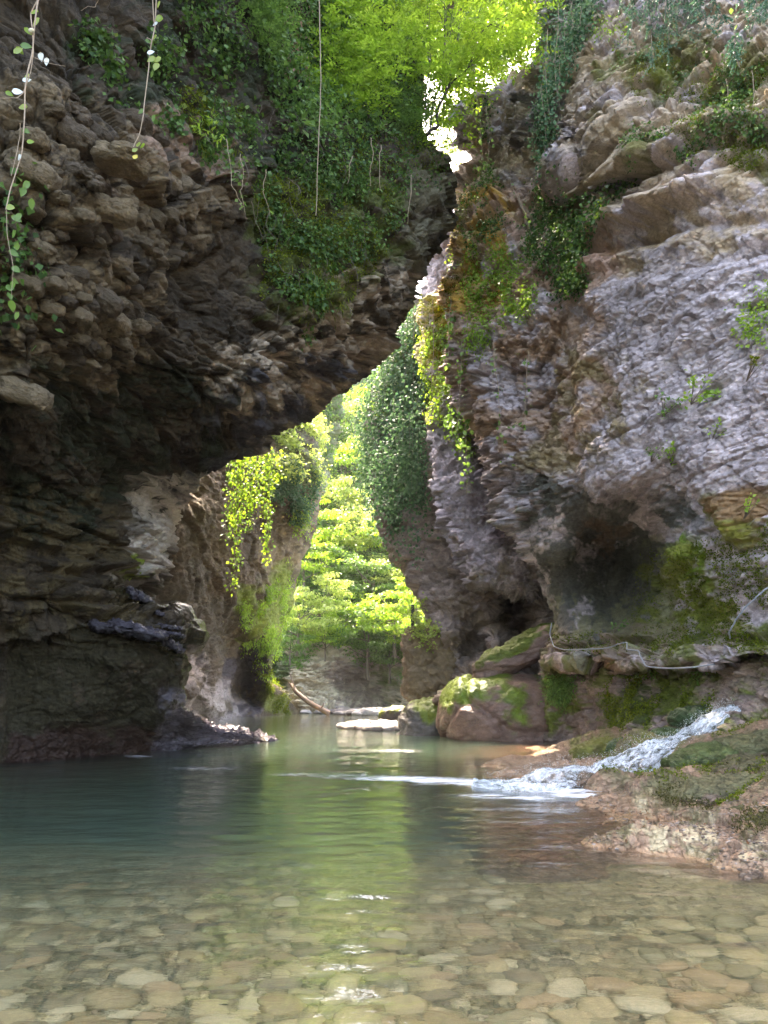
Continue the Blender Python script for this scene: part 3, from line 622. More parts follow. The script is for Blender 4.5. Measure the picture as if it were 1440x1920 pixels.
va = np.r_[np.linspace(1325, 1480, 210), np.linspace(1481, 1800, 260)]; ua = np.r_[np.linspace(740, 1000, 80), np.linspace(1001, 1460, 300), np.linspace(1470, 2600, 60)]
# fan shaped grid over the ground (fine near the camera, coarse far away)
yy = 1 / np.linspace(1 / 26.0, 1 / 4.4, 560); 
fx = np.r_[np.linspace(0.02, .2, 40), np.linspace(.202, .56, 330), np.linspace(.565, 1.5, 60)]
KX = fx[None] * yy[:, None]; KY = np.repeat(yy[:, None], len(fx), 1)
KZ = bankf(KX, KY).ravel(); p = np.c_[KX.ravel(), KY.ravel(), KZ]
KZ = KZ - 1.4 * sstep(6.9, 5.7, KY.ravel()) * sstep(4.4, 3.4, KX.ravel()) - 1.5 * sstep(.13, .05, (KX / KY).ravel())
cpp = cen[::6]; dd = np.full(len(KZ), 9.0)
for c_ in cpp: dd = np.minimum(dd, np.hypot(KX.ravel() - c_[0], (KY.ravel() - c_[1] + .25) * .8))
near_ = np.exp(-(dd / .75) ** 2)
KZ = KZ - .22 * near_
dryk = sstep(-0.15, 0.25, KZ)
nz_ = 1 - .8 * near_
F1, F2, r, r2, r3 = voro(p * np.array([1.0, 1.0, 1.6]) * 1.1 + 0.35 * fbm(p, 3)[:, None])
G1, G2, s1, s2, s3 = voro(p * 3.2 + 9 + 0.5 * fbm(p * 2, 3)[:, None])
H1, H2, h1, h2, h3 = voro(p * 9 + 3)
KZ = KZ + nz_ * dryk * (0.18 * fbm(p * .8, 4) + 0.16 * (r - .5) + 0.07 * np.sqrt(np.clip(.6 - F1, 0, 1)) + 0.05 * (s1 - .5) - 0.05 * (1 - sstep(0, .12, G2 - G1)) + 0.014 * (h1 - .5) + 0.035 * fbm(p * 5, 4))
KZ = KZ + (1 - dryk) * (0.06 * fbm(p * 1.3, 4) + .02 * (s1 - .5))
p = np.c_[KX.ravel(), KY.ravel(), KZ]
uvb = proj(p)
t = fbm(p * 1.3, 5)[:, None] * .5 + .5; t2 = fbm(p * 4 + 8, 4)[:, None] * .5 + .5
cb = np.array([.235, .145, .09]) * (.55 + .55 * t + .35 * t2) * (.75 + .5 * s1[:, None])
und = (KZ < 0.03)
paint(cb, uvb, [(1080, 1380), (1450, 1330), (1450, 1500), (1200, 1500), (1080, 1440)], (.115, .10, .045), 0.62, 0.02, 101)
paint(cb, uvb, [(1100, 1480), (1450, 1440), (1450, 1640), (1100, 1560)], (.13, .11, .05), 0.4, 0.03, 102)
paint(cb, uvb, [(1200, 1500), (1440, 1560), (1440, 1620), (1180, 1580)], (.38, .30, .18), 0.40, 0.03, 103, wob=30)
paint(cb, uvb, [(1060, 1370), (1330, 1330), (1260, 1420), (1080, 1420)], (.13, .12, .03), 0.5, 0.03, 104)
cb[und] = cb[und] * 0.4 + 0.6 * np.array([.34, .195, .105]) * (.7 + .6 * t[und])
wetb = sstep(0.30, 0.0, KZ) * 0.8 + 0.3 * t[:, 0]
me = mesh_np('rock_bank', p, grid_faces(*KX.shape), M_BANK, cb, np.clip(wetb, 0, .9))
NB = -grid_normals(p.reshape(*KX.shape, 3)).reshape(-1, 3); NB *= np.sign(NB[:, 2:3])
ob_ = mob('rock_bank', me); CLIFFS['rock_bank'] = (p, NB, uvb, ob_)
tag(ob_, 'low wet brown travertine bank at the right of the pool', kind='structure')

# water body: surface sheet with small waves, closed box below it, thin green turbidity inside
print('water')
wy = 1 / np.linspace(1 / 100.0, 1 / 2.2, 420); wy = np.r_[wy, 1.2, -2, -6]
wx = np.linspace(-1, 1, 330); wx = np.sign(wx) * np.abs(wx) ** 1.15
WX = wx[None] * (np.maximum(wy, 2) * 0.62 + 8)[:, None]; WY = np.repeat(wy[:, None], len(wx), 1)
q = np.c_[WX.ravel(), WY.ravel(), WX.ravel() * 0]
wq = q + 0.25 * np.c_[fbm(q * .7, 2), fbm(q * .7 + 5, 2), q[:, 0] * 0]
WZ = 0.010 * fbm(wq * np.array([1.3, 4.6, 1]), 3) + 0.004 * fbm(wq * np.array([3.0, 9.0, 1]) + 7, 2)
WZ *= np.clip(WY.ravel() / 5, .6, 1.6)
WZ = WZ + 0.03 * np.abs(fbm(q * 3, 3)) * np.exp(-((q[:, 0] - 2.2) ** 2 / 3 + (q[:, 1] - 14.2) ** 2 / 1.8))
nr, nc = WX.shape
top = np.c_[WX.ravel(), WY.ravel(), WZ]
F = grid_faces(nr, nc)[:, ::-1]
ring = np.r_[np.arange(nc), np.arange(1, nr) * nc + nc - 1, (nr - 1) * nc + np.arange(nc - 2, -1, -1), np.arange(nr - 2, 0, -1) * nc]
low = top[ring].copy(); low[:, 2] = -4.5
k = len(ring); n0 = len(top)
V = np.r_[top, low, [[0, 40, -4.5]]]
sideF = np.c_[ring, n0 + np.arange(k), n0 + (np.arange(k) + 1) % k, np.roll(ring, -1)]
capF = np.c_[n0 + np.arange(k), np.full(k, n0 + k), np.full(k, n0 + k), n0 + (np.arange(k) + 1) % k]
# cap as triangles: make through a small bmesh join
me = bpy.data.meshes.new('river_water')
faces = [tuple(f) for f in F.tolist()] + [tuple(f) for f in sideF.tolist()] + [(int(a), int(b), int(d)) for a, b, c, d in capF.tolist()]
me.from_pydata([tuple(x) for x in V.tolist()], [], faces)
me.polygons.foreach_set('use_smooth', np.ones(len(me.polygons), bool))
# foam: where the stream runs in, plus drifting flecks
foam = np.zeros(n0)
def blobf(cx, cyy, rx, ry, a): 
    global foam
    foam = np.maximum(foam, a * np.exp(-((q[:, 0] - cx) / rx) ** 2 - ((q[:, 1] - cyy) / ry) ** 2))
for (u, v, rx, ry, a) in ((1040, 1480, 1.0, .8, .72), (980, 1476, 1.1, .6, .74), (920, 1470, 1.3, .5, .74), (840, 1464, 1.6, .45, .68), (760, 1460, 1.8, .6, .62), (660, 1454, 2.2, .7, .45), (560, 1452, 2, .8, .42), (1080, 1492, .8, .5, .6), (990, 1496, .8, .35, .6), (740, 1408, 1.6, 1.6, .45), (660, 1400, 1, 1.6, .35), (700, 1480, 2, .7, .36), (900, 1492, 1.0, .4, .5),
                          (255, 1418, .7, .6, .55), (100, 1446, 1.0, .6, .38), (200, 1440, 3, 1, .3), (380, 1440, 2, .9, .42)):
    c = g(u, v); blobf(c[0], c[1], rx, ry, a)
foam = np.r_[foam, np.zeros(k + 1)]
at = me.attributes.new('foam', 'FLOAT', 'POINT'); at.data.foreach_set('value', foam.astype(np.float32))
m, nt, b = newmat('river water'); L = nt.links.new; out = nt.nodes['Material Output']; nt.nodes.remove(b)
tc = nn(nt, 'ShaderNodeTexCoord'); mp = nn(nt, 'ShaderNodeMapping'); mp.inputs['Scale'].default_value = (1.0, 1.9, 1); L(tc.outputs['Object'], mp.inputs[0])
n1 = nn(nt, 'ShaderNodeTexNoise', Scale=2.2, Detail=4.0, Roughness=0.6, Distortion=0.4); L(mp.outputs[0], n1.inputs[0])
bpn = nn(nt, 'ShaderNodeBump', Strength=0.29, Distance=0.05); L(n1.outputs[0], bpn.inputs['Height'])
gl = nn(nt, 'ShaderNodeBsdfGlossy'); gl.inputs['Roughness'].default_value = 0.04; gl.inputs['Color'].default_value = (1, 1, 1, 1); L(bpn.outputs[0], gl.inputs['Normal'])
tr = nn(nt, 'ShaderNodeBsdfRefraction', IOR=1.333, Roughness=0.0); tr.inputs['Color'].default_value = (1, 1, 1, 1); L(bpn.outputs[0], tr.inputs['Normal']); fr = nn(nt, 'ShaderNodeFresnel', IOR=1.333); L(bpn.outputs[0], fr.inputs['Normal'])
mx = nn(nt, 'ShaderNodeMixShader'); L(fr.outputs[0], mx.inputs[0]); L(tr.outputs[0], mx.inputs[1]); L(gl.outputs[0], mx.inputs[2])
fa = nn(nt, 'ShaderNodeAttribute', attribute_name='foam'); mp2 = nn(nt, 'ShaderNodeMapping'); mp2.inputs['Scale'].default_value = (2.2, 8, 1); L(tc.outputs['Object'], mp2.inputs[0])
n2 = nn(nt, 'ShaderNodeTexNoise', Scale=1.6, Detail=6.0, Roughness=0.72, Distortion=0.6); L(mp2.outputs[0], n2.inputs[0])
ad = nn(nt, 'ShaderNodeMath', operation='ADD'); L(fa.outputs['Fac'], ad.inputs[0]); L(n2.outputs[0], ad.inputs[1])
rg = nn(nt, 'ShaderNodeMapRange'); rg.inputs['From Min'].default_value = 0.90; rg.inputs['From Max'].default_value = 1.10; L(ad.outputs[0], rg.inputs[0])
df = nn(nt, 'ShaderNodeBsdfDiffuse'); df.inputs[0].default_value = (.8, .79, .77, 1)
mf = nn(nt, 'ShaderNodeMixShader'); L(rg.outputs[0], mf.inputs[0]); L(mx.outputs[0], mf.inputs[1]); L(df.outputs[0], mf.inputs[2]); L(mf.outputs[0], out.inputs['Surface'])
va_ = nn(nt, 'ShaderNodeVolumeAbsorption'); va_.inputs['Color'].default_value = (.38, .88, .68, 1); va_.inputs['Density'].default_value = 0.33
vs_ = nn(nt, 'ShaderNodeVolumeScatter'); vs_.inputs['Color'].default_value = (.60, .95, .78, 1); vs_.inputs['Density'].default_value = 0.33; vs_.inputs['Anisotropy'].default_value = 0.2
av = nn(nt, 'ShaderNodeAddShader'); L(va_.outputs[0], av.inputs[0]); L(vs_.outputs[0], av.inputs[1]); L(av.outputs[0], out.inputs['Volume'])
me.materials.append(m); me.update()
tag(mob('river_water', me), 'calm teal green river pool with gentle ripples', kind='structure')

# ================================================================== BOULDERS
print('boulders')
def ico(sub):
    bm = bmesh.new(); bmesh.ops.create_icosphere(bm, subdivisions=sub, radius=1.0)
    v = np.array([x.co[:] for x in bm.verts]); f = np.array([[q.index for q in y.verts] for y in bm.faces]); bm.free(); return v, f
ICO = {k: ico(k) for k in (2, 3, 4, 5, 6)}
def blob(name, loc, rad, sub=5, rotz=0.0, tilt=(0, 0), sup=2.6, size=0.8, amps=(.25, .15, .08, .03), flat=2.0, base=(.2, .14, .11), moss=0.0, mosscol=(.11, .14, .02), wet=0.0, mat=None,
         seed=0.0, label=None, cat=None, group=None, parent=None, str_=0.0):
    v, f = ICO[sub]
    v = v / (np.abs(v) ** sup).sum(1, keepdims=True) ** (1 / sup)   # slightly boxy
    a = v * np.array(rad); n = v / np.array(rad); n /= np.linalg.norm(n, axis=1, keepdims=True)
    def rotm(x, y, z):
        cx, sx, c2, s2, cz, sz = math.cos(x), math.sin(x), math.cos(y), math.sin(y), math.cos(z), math.sin(z)
        return np.array([[cz, -sz, 0], [sz, cz, 0], [0, 0, 1]]) @ np.array([[c2, 0, s2], [0, 1, 0], [-s2, 0, c2]]) @ np.array([[1, 0, 0], [0, cx, -sx], [0, sx, cx]])
    Rm = rotm(tilt[0], tilt[1], rotz); a = a @ Rm.T; n = n @ Rm.T
    w = a + np.array(loc) + seed * 7.7
    d = rockdisp(w, 0, 0, size, *amps, flat=flat)
    if str_: d = d + strata(w, str_, 0, str_ * .7, .5, 2)
    a2 = a + n * d[:, None]
    t = fbm(w * 1.2, 4)[:, None] * .5 + .5; t2 = fbm(w * 4 + 3, 4)[:, None] * .5 + .5
    c = np.array(base) * (.55 + .6 * t + .3 * t2)
    if moss > 0:
        up = n[:, 2] * .6 + (fbm(w * 1.1 + 20, 4)) * .9 + .25 * fbm(w * 6, 3) + moss - .55
        k = sstep(0, .22, up)[:, None]; c = c * (1 - k) + np.array(mosscol) * (.6 + .8 * t2) * k
    me = mesh_np(name, a2, f, mat or M_BOULD, c, np.full(len(a2), wet))
    o = mob(name, me, parent, None if parent is not None else tuple(loc))
    if parent is not None: o.location = tuple(loc)
    tag(o, label, cat, group); return o
def at(u, v, Y): return tuple(float(x) for x in P(u, v, Y))
c = at(965, 1330, 30); blob('boulder', (c[0] + .2, c[1], c[2] - .35), (2.95, 2.3, 1.62), 6, .1, (0, .10), 3.2, 2.6, (.45, .38, .10, .02), 1.3, (.16, .095, .07), .26, (.11, .15, .015), .6, seed=1,
                            label='big smooth brown boulder with a mossy left flank at the waterline', cat='boulder')
c = at(812, 1345, 33); blob('boulder', (c[0], c[1], c[2] - .3), (1.5, 1.4, 1.05), 5, .3, (0, -.15), 2.6, .9, (.25, .2, .1, .04), 1.4, (.10, .085, .075), .30, (.12, .15, .02), .5, seed=2,
                            label='dark rough boulder left of the big brown one, moss on its crown', cat='boulder')
c = at(972, 1226, 29.6); blob('rock_slab', (c[0], c[1], c[2]), (2.0, 1.3, .55), 5, .0, (0, -.42), 3.0, 1.4, (.15, .18, .08, .03), 3.0, (.19, .12, .095), .38, (.09, .11, .015), .1, seed=3, str_=.3,
                              label='sloping mossy slab lying on top of the big brown boulder', cat='rock slab')
c = at(880, 1290, 31.6); blob('rock_slab', (c[0], c[1], c[2] - .1), (1.6, 1.0, .35), 5, .0, (0, -.3), 3.0, 1.0, (.15, .12, .08, .03), 3.0, (.21, .15, .11), .2, (.12, .15, .02), .1, seed=4,
                              label='thin layered slab below the foot of the brown pillar', cat='rock slab')
c = at(808, 1245, 37); blob('rock_block', (c[0], c[1], c[2]), (1.38, 1.2, 1.75), 6, .0, (0, 0), 6.0, 1.3, (.2, .26, .14, .04), 1.6, (.19, .135, .08), .0, (.12, .15, .02), .0, seed=5,
                            label='square cut brown rock block with a flat bushy top', cat='rock block')
c = at(735, 1336, 46); blob('boulder', (c[0] + .1, c[1], c[2] - .1), (.85, .8, .5), 4, .2, (0, -.25), 2.5, .9, (.12, .1, .06, .02), 1.4, (.10, .085, .08), .45, (.20, .22, .02), .3, seed=6,
                            label='low boulder with a yellow green moss cap beside the gravel bar', cat='boulder')
# boulders round the cascade
casc = [((1305, 1345, 16.4), (.55, .5, .30), .8, (.035, .055, .018), .55, 'round dark green mossy boulder at the head of the cascade'),
        ((1250, 1378, 16.2), (.46, .4, .22), .75, (.05, .075, .02), .6, 'small mossy dome splashed by the left edge of the cascade'),
        ((1195, 1398, 16.8), (.70, .4, .22), .55, (.055, .075, .03), .5, 'long low mossy rock beside the upper cascade'),
        ((1120, 1408, 17.4), (.75, .5, .30), .7, (.12, .11, .02), .3, 'olive mossy hump on the brown spit left of the cascade'),
        ((1088, 1464, 13.6), (.40, .25, .13), .2, (.06, .06, .04), .9, 'dark wet stone parting the foot of the cascade'),
        ((1415, 1396, 13.2), (.9, .6, .30), .5, (.09, .085, .035), .3, 'large olive brown boulder bounding the cascade on the right'),
        ((1335, 1416, 13.0), (.85, .5, .18), .7, (.06, .075, .02), .45, 'flat green rock shelf under the cascade lip'),
        ((1395, 1440, 12.1), (.62, .45, .20), .3, (.08, .07, .03), .2, 'spongy dark brown rock lump right of the green shelf'),
        ((1262, 1458, 12.8), (.7, .5, .16), .4, (.10, .085, .04), .3, 'rounded brown rock bulging beside the white water'),
        ((1205, 1482, 12.1), (.5, .4, .12), .3, (.10, .075, .04), .4, 'smooth brown hump at the water edge below the rounded rock'),
        ((1345, 1478, 11.2), (.8, .5, .15), .35, (.10, .09, .04), .2, 'long olive rock swelling in the middle of the bank'),
        ((1420, 1540, 9.4), (.42, .35, .14), .45, (.07, .065, .02), .2, 'dark weedy hummock near the right edge of the bank'),
        ((1405, 1645, 6.95), (.10, .06, .03), .0, (.05, .05, .05), .9, 'small black stone alone in the shallows below the bank')]
for (cu, cv, cY), rad, moss, mc, wt, lab in casc:
    c = at(cu, cv, cY)
    blob('boulder' if rad[0] > .2 else 'stone', (c[0], c[1], c[2] - rad[2] * .25), rad, 5 if rad[0] > .5 else 4, .3, (0, -.12), 2.3, .5, (.08, .07, .04, .02), 1.4, (.16, .105, .07), moss, mc, wt, seed=cu % 7, label=lab, cat='boulder' if rad[0] > .2 else 'stone', mat=M_BANK)

# thin wet flakes sticking out of the arch foot, and separate blocks standing proud of the cliffs
for (u, v, Y, rad, tl) in ((262, 1183, 18.9, (.75, .4, .10), .22), (215, 1178, 18.9, (.6, .4, .07), .12), (318, 1176, 19.6, (.34, .3, .05), .15), (322, 1188, 19.5, (.30, .3, .04), .2), (328, 1213, 20.4, (.30, .4, .06), .5), (306, 1200, 20.2, (.2, .3, .05), .5), (250, 1112, 20.2, (.22, .3, .08), .8), (278, 1128, 20.4, (.16, .3, .05), .3), (268, 1118, 20.6, (.2, .3, .06), .7), (300, 1150, 20.2, (.12, .3, .04), .6)):
    c = at(u, v, Y); blob('ledge', c, rad, 4, 0, (0, tl), 2.6, .3, (.1, .10, .06, .03), 3.0, (.06, .052, .062), 0, wet=1.0, mat=M_ROCK, seed=u, parent=cliffL)
# ================================================================== STREAM
ct = np.linspace(-1, 1, 90)
side = np.array([.3, .8, 0.42]); side /= np.linalg.norm(side)
SG = cen[:, None] + side[None, None] * (ct[None, :, None] * wid[:, None, None])
q = SG.reshape(-1, 3); edge = 1 - np.abs(np.tile(ct, len(tt))) ** 3
TA = np.repeat(tt, len(ct)); CA = np.tile(ct, len(tt))
zz = 0.055 + .09 * fbm(np.c_[TA * 1.3, CA * 1.6, TA * 0], 4) + .06 * fbm(np.c_[TA * 2.4, CA * 7, TA * 0 + 4], 4) + .03 * fbm(np.c_[TA * 9, CA * 14, TA * 0 + 8], 3)
q = q.copy(); q[:, 2] += zz * edge - .16 * (1 - edge)
me = mesh_np('cascade', q, grid_faces(len(tt), len(ct)), None)
m, nt, b = newmat('white water'); L = nt.links.new
at_ = me.attributes.new('flow', 'FLOAT_VECTOR', 'POINT'); at_.data.foreach_set('vector', np.c_[TA * .55, CA * 2.2, TA * 0].astype(np.float32).ravel())
mp = nn(nt, 'ShaderNodeMapping'); fa_ = nn(nt, 'ShaderNodeAttribute', attribute_name='flow'); L(fa_.outputs['Vector'], mp.inputs[0])
n1 = nn(nt, 'ShaderNodeTexNoise', Scale=1.9, Detail=8.0, Roughness=.78, Distortion=.7); L(mp.outputs[0], n1.inputs[0])
rg = nn(nt, 'ShaderNodeMapRange'); rg.inputs['From Min'].default_value = .42; rg.inputs['From Max'].default_value = .62; L(n1.outputs[0], rg.inputs[0])
b.inputs['Base Color'].default_value = (.62, .62, .62, 1); b.inputs['Roughness'].default_value = .6; b.inputs['Specular IOR Level'].default_value = .2
bpn = nn(nt, 'ShaderNodeBump', Strength=.35, Distance=.03); L(n1.outputs[0], bpn.inputs['Height']); L(bpn.outputs[0], b.inputs['Normal'])
tr = nn(nt, 'ShaderNodeBsdfTransparent'); tr.inputs[0].default_value = (.75, .82, .82, 1); gl = nn(nt, 'ShaderNodeBsdfGlossy'); gl.inputs['Roughness'].default_value = .1; L(bpn.outputs[0], gl.inputs['Normal'])
m1 = nn(nt, 'ShaderNodeMixShader'); m1.inputs[0].default_value = .18; L(tr.outputs[0], m1.inputs[1]); L(gl.outputs[0], m1.inputs[2])
m2 = nn(nt, 'ShaderNodeMixShader'); L(rg.outputs[0], m2.inputs[0]); L(m1.outputs[0], m2.inputs[1]); L(b.outputs[0], m2.inputs[2]); L(m2.outputs[0], nt.nodes['Material Output'].inputs['Surface'])
M_WHITE = m
me.materials.append(m)
tag(mob('cascade', me), 'short white cascade rushing down the rocks into the pool', kind='structure')
# spray drops
ns = 5000; k = RNG.integers(0, 405, ns); cc = cen[k] + side[None] * (RNG.uniform(-1, 1, ns) * .95 * wid[k])[:, None]
cc[:, 2] += .07 + RNG.normal(0, .02, ns) + RNG.exponential(.012, ns); cc += RNG.normal(0, .03, (ns, 3)); sz = RNG.uniform(.003, .008, ns)
TET = np.array([[1, 1, 1], [-1, -1, 1], [-1, 1, -1], [1, -1, -1]]) / 1.7; TF = np.array([[0, 1, 2], [0, 3, 1], [0, 2, 3], [1, 3, 2]])
V = (cc[:, None] + TET[None] * sz[:, None, None]).reshape(-1, 3); F = (TF[None] + 4 * np.arange(ns)[:, None, None]).reshape(-1, 3)
m, nt, b = newmat('water drops'); b.inputs['Base Color'].default_value = (.86, .85, .82, 1); b.inputs['Roughness'].default_value = .2
tag(mob('water_spray', mesh_np('water_spray', V, F, m)), 'fine white droplets thrown up by the cascade', 'spray', kind='stuff')

# ================================================================== PEBBLES
print('pebbles')
PM = []
pcols = [(.45, .33, .16), (.37, .26, .12), (.48, .36, .18), (.29, .21, .11), (.42, .28, .14), (.52, .41, .23), (.34, .26, .13)]
pmats = [rock_material('river pebble %d' % i, .25, 5.0, 30.0, .6, base=c_, var=.35, dist=.01) for i, c_ in enumerate(pcols)]
for i in range(14):
    v, f = ICO[3]
    v = v / (np.abs(v) ** 2.4).sum(1, keepdims=True) ** (1 / 2.4)
    v = v * (1 + .22 * fbm(v * 1.1 + i * 9, 3)[:, None]) * np.array([1, RNG.uniform(.6, .85), RNG.uniform(.3, .45)])
    PM.append(mesh_np('pebble', v, f, pmats[i % 7]))
cand = []
for k in range(30000):
    y = 3.6 + 5.6 * RNG.random() ** 1.2; x = RNG.uniform(-.62, .62) * y
    r_ = float(np.clip(RNG.lognormal(math.log(.036), .55), .018, .16))
    if y > 6.4 + x * -.1 and x > 1.1: continue
    if y > 7.2 and RNG.random() < .5: continue
    cand.append((x, y, r_))
cand.sort(key=lambda q: -q[2]); kept = []; gridc = {}
for x, y, r_ in cand:
    ok = True; gx, gy = int(x / .3), int(y / .3)
    for a in (-1, 0, 1):
        for b_ in (-1, 0, 1):
            for (x2, y2, r2) in gridc.get((gx + a, gy + b_), ()):
                if (x - x2) ** 2 + (y - y2) ** 2 < ((r_ + r2) * .54) ** 2: ok = False; break
    if ok: kept.append((x, y, r_)); gridc.setdefault((gx, gy), []).append((x, y, r_))
kept = [k_ for k_ in kept]
hero = [(335, 1860, .19), (402, 1838, .10), (1090, 1860, .17), (150, 1880, .15), (840, 1830, .15)]
zb = bedf(np.array([k_[0] for k_ in kept]), np.array([k_[1] for k_ in kept]))
vis = [(k_[2] / k_[1], i) for i, k_ in enumerate(kept)]; vis.sort(reverse=True)
big = set(i for _, i in vis[:296]); SV = []; SF = []; off = 0; SC = []
v2, f2 = ICO[2]
for i, (x, y, r_) in enumerate(kept):
    a = RNG.uniform(0, 6.3); z = zb[i] + r_ * .12 + .01
    if i in big:
        o = mob('pebble', PM[int(RNG.integers(14))]); o.location = (x, y, z); o.rotation_euler = (RNG.uniform(-.2, .2), RNG.uniform(-.2, .2), a); o.scale = (r_, r_, r_)
        tag(o, 'rounded tan river pebble lying under the clear shallow water', 'pebble', 'pebbles on the bed of the shallows')
    else:
        w = v2 * np.array([1, .75, .4]) * (1 + .2 * fbm(v2 + i, 2)[:, None]) * r_
        c_, s_ = math.cos(a), math.sin(a); w = np.c_[w[:, 0] * c_ - w[:, 1] * s_, w[:, 0] * s_ + w[:, 1] * c_, w[:, 2]] + (x, y, z)
        SV.append(w); SF.append(f2 + off); off += len(w); SC.append(np.tile(np.array(pcols[i % 7]) * RNG.uniform(.8, 1.2), (len(w), 1)))
tag(mob('pebbles', mesh_np('pebbles', np.concatenate(SV), np.concatenate(SF), M_BANK, np.concatenate(SC), np.zeros(off))), 'smaller tan and grey pebbles covering the shallow bed', 'pebbles', kind='stuff')
print('pebbles', len(kept))
# gravel bars
SM = []
for i in range(6):
    v, f = ICO[3]; w = v * np.array([1, .8, .45]); d_ = rockdisp(w * 1.0 + i * 5, 0, 0, 1.2, .2, .25, .12, .04, 1.2)
    SM.append(mesh_np('stone', w + v * d_[:, None] * .6, f, rock_material('pale gravel %d' % i, .5, 3, 18, .7, base=[(.26, .23, .22), (.20, .17, .16), (.15, .13, .12), (.30, .27, .26), (.12, .10, .10), (.22, .18, .16)][i], var=.4, dist=.03)))
def stones(n, box, rr, lab, grp, zoff=0):
    for k in range(n):
        u = RNG.uniform(box[0], box[2]); v = RNG.uniform(box[1], box[3]); p = g(u, v, 0.0); r_ = RNG.uniform(*rr)
        o = mob('stone', SM[int(RNG.integers(6))]); o.location = (p[0], p[1], r_ * .18 + zoff); o.rotation_euler = (0, 0, RNG.uniform(0, 6)); o.scale = (r_, r_, r_ * RNG.uniform(.6, 1.1))
        tag(o, lab, 'stone', grp)
stones(70, (648, 1357, 745, 1371), (.22, .6), 'pale angular stone of the low gravel bar beside the dark boulder', 'stones of the near gravel bar')
stones(45, (635, 1334.5, 745, 1342), (.5, 1.25), 'pale rounded stone on the far shore at the foot of the rock outcrop', 'stones of the far gravel bar')
stones(16, (545, 1334, 640, 1339), (.4, .9), 'grey stone at the foot of the fallen log', 'stones under the fallen log')

# ================================================================== VEGETATION HELPERS
print('vegetation')
def unit(a): return a / np.maximum(np.linalg.norm(a, axis=-1, keepdims=True), 1e-6)
def leafmesh(C, D, Nn, size, asp=.75, fold=.25):
    """C leaf bases, D pointing directions, Nn face normals, size lengths -> folded rhombic leaves"""
    D = unit(D); S_ = unit(np.cross(D, Nn)); Nn = unit(np.cross(S_, D)); z = size[:, None]
    A = C; T_ = C + D * z; Lf = C + D * z * .45 + S_ * z * asp * .5 + Nn * z * fold * .4; Rt = C + D * z * .45 - S_ * z * asp * .5 + Nn * z * fold * .4
    V = np.stack([A, Lf, T_, Rt], 1).reshape(-1, 3); k = 4 * np.arange(len(C))[:, None]
    F = np.concatenate([k + [0, 2, 1], k + [0, 3, 2]], 1).reshape(-1, 3)
    return V, F
def rnd_dirs(n): return unit(RNG.normal(size=(n, 3)))
def tubes(paths, rads, sides=5):
    VV = []; FF = []; off = 0
    for pth, r_ in zip(paths, rads):
        pth = np.asarray(pth, float); n = len(pth); r_ = np.broadcast_to(r_, (n,)); t = unit(np.gradient(pth, axis=0))
        a = unit(np.cross(t, np.array([.31, .9, .27]))); b_ = np.cross(t, a); an = np.arange(sides) * 2 * math.pi / sides
        V = pth[:, None] + (a[:, None] * np.cos(an)[None, :, None] + b_[:, None] * np.sin(an)[None, :, None]) * r_[:, None, None]
        i = np.arange(n - 1)[:, None] * sides; j = np.arange(sides)[None]; j2 = (j + 1) % sides
        F = np.stack([i + j, i + j2, i + sides + j2, i + sides + j], -1).reshape(-1, 4) + off
        VV.append(V.reshape(-1, 3)); FF.append(F); off += n * sides
    return np.concatenate(VV), np.concatenate(FF)
def smoothpath(pts, n=40, jit=0.0, seed=0):
    pts = np.asarray(pts, float); t = np.linspace(0, len(pts) - 1, n); k = np.arange(len(pts))
    a = np.stack([np.interp(t, k, pts[:, c]) for c in range(3)], 1)
    for _ in range(3):
        a[1:-1] = (a[:-2] + 2 * a[1:-1] + a[2:]) / 4
    if jit: a = a + jit * np.c_[fbm(np.c_[t * 1.3, t * 0 + seed, t * 0], 3), fbm(np.c_[t * 1.3, t * 0 + seed + 5, t * 0], 3), fbm(np.c_[t * 1.3, t * 0 + seed + 9, t * 0], 3)]
    return a
def pick(cn, polys, n, dens=.5, sc=.6, seed=0.0, wob=20, zmin=None):
    Pn, Nn, uv, o = CLIFFS[cn]; m = np.zeros(len(Pn), bool)
    w = wobble(uv, wob, 50.0)
    vis = ((np.array([0, 0, EYE]) - Pn) * Nn).sum(1) > -0.15 * np.linalg.norm(Pn, axis=1)
    for po in polys: m |= inpoly(w[:, 0], w[:, 1], po)
    m &= vis
    idx = np.nonzero(m)[0]
    if len(idx) == 0: return np.zeros((0, 3)), np.zeros((0, 3))
    d = fbm(Pn[idx] / sc + seed, 4) * .5 + .5; k = d > 1 - dens; idx = idx[k]
    if len(idx) == 0: return np.zeros((0, 3)), np.zeros((0, 3))
    idx = idx[RNG.integers(0, len(idx), n)]
    return Pn[idx], Nn[idx]
def cover(name, cn, polys, n, size, mat, off=.12, dens=.5, sc=.6, hang=.5, asp=.85, seed=0.0, label=None, cat=None, kind='stuff', group=None, fold=.25, wob=20):
    C, Nn = pick(cn, polys, n, dens, sc, seed, wob)
    if len(C) == 0: print('EMPTY', name); return
    n = len(C); s_ = size * RNG.uniform(.55, 1.35, n)
    C = C + Nn * (RNG.random(n) ** 1.5 * off)[:, None] + RNG.normal(0, size * .8, (n, 3))
    D = unit(rnd_dirs(n) * .8 + np.array([0, 0, -hang]) + Nn * .25); N2 = unit(Nn * .7 + np.array([0, 0, .55]) + rnd_dirs(n) * .55)
    V, F = leafmesh(C, D, N2, s_, asp, fold)
    o = mob(name, mesh_np(name, V, F, mat, smooth=False)); tag(o, label, cat, group, kind); return o
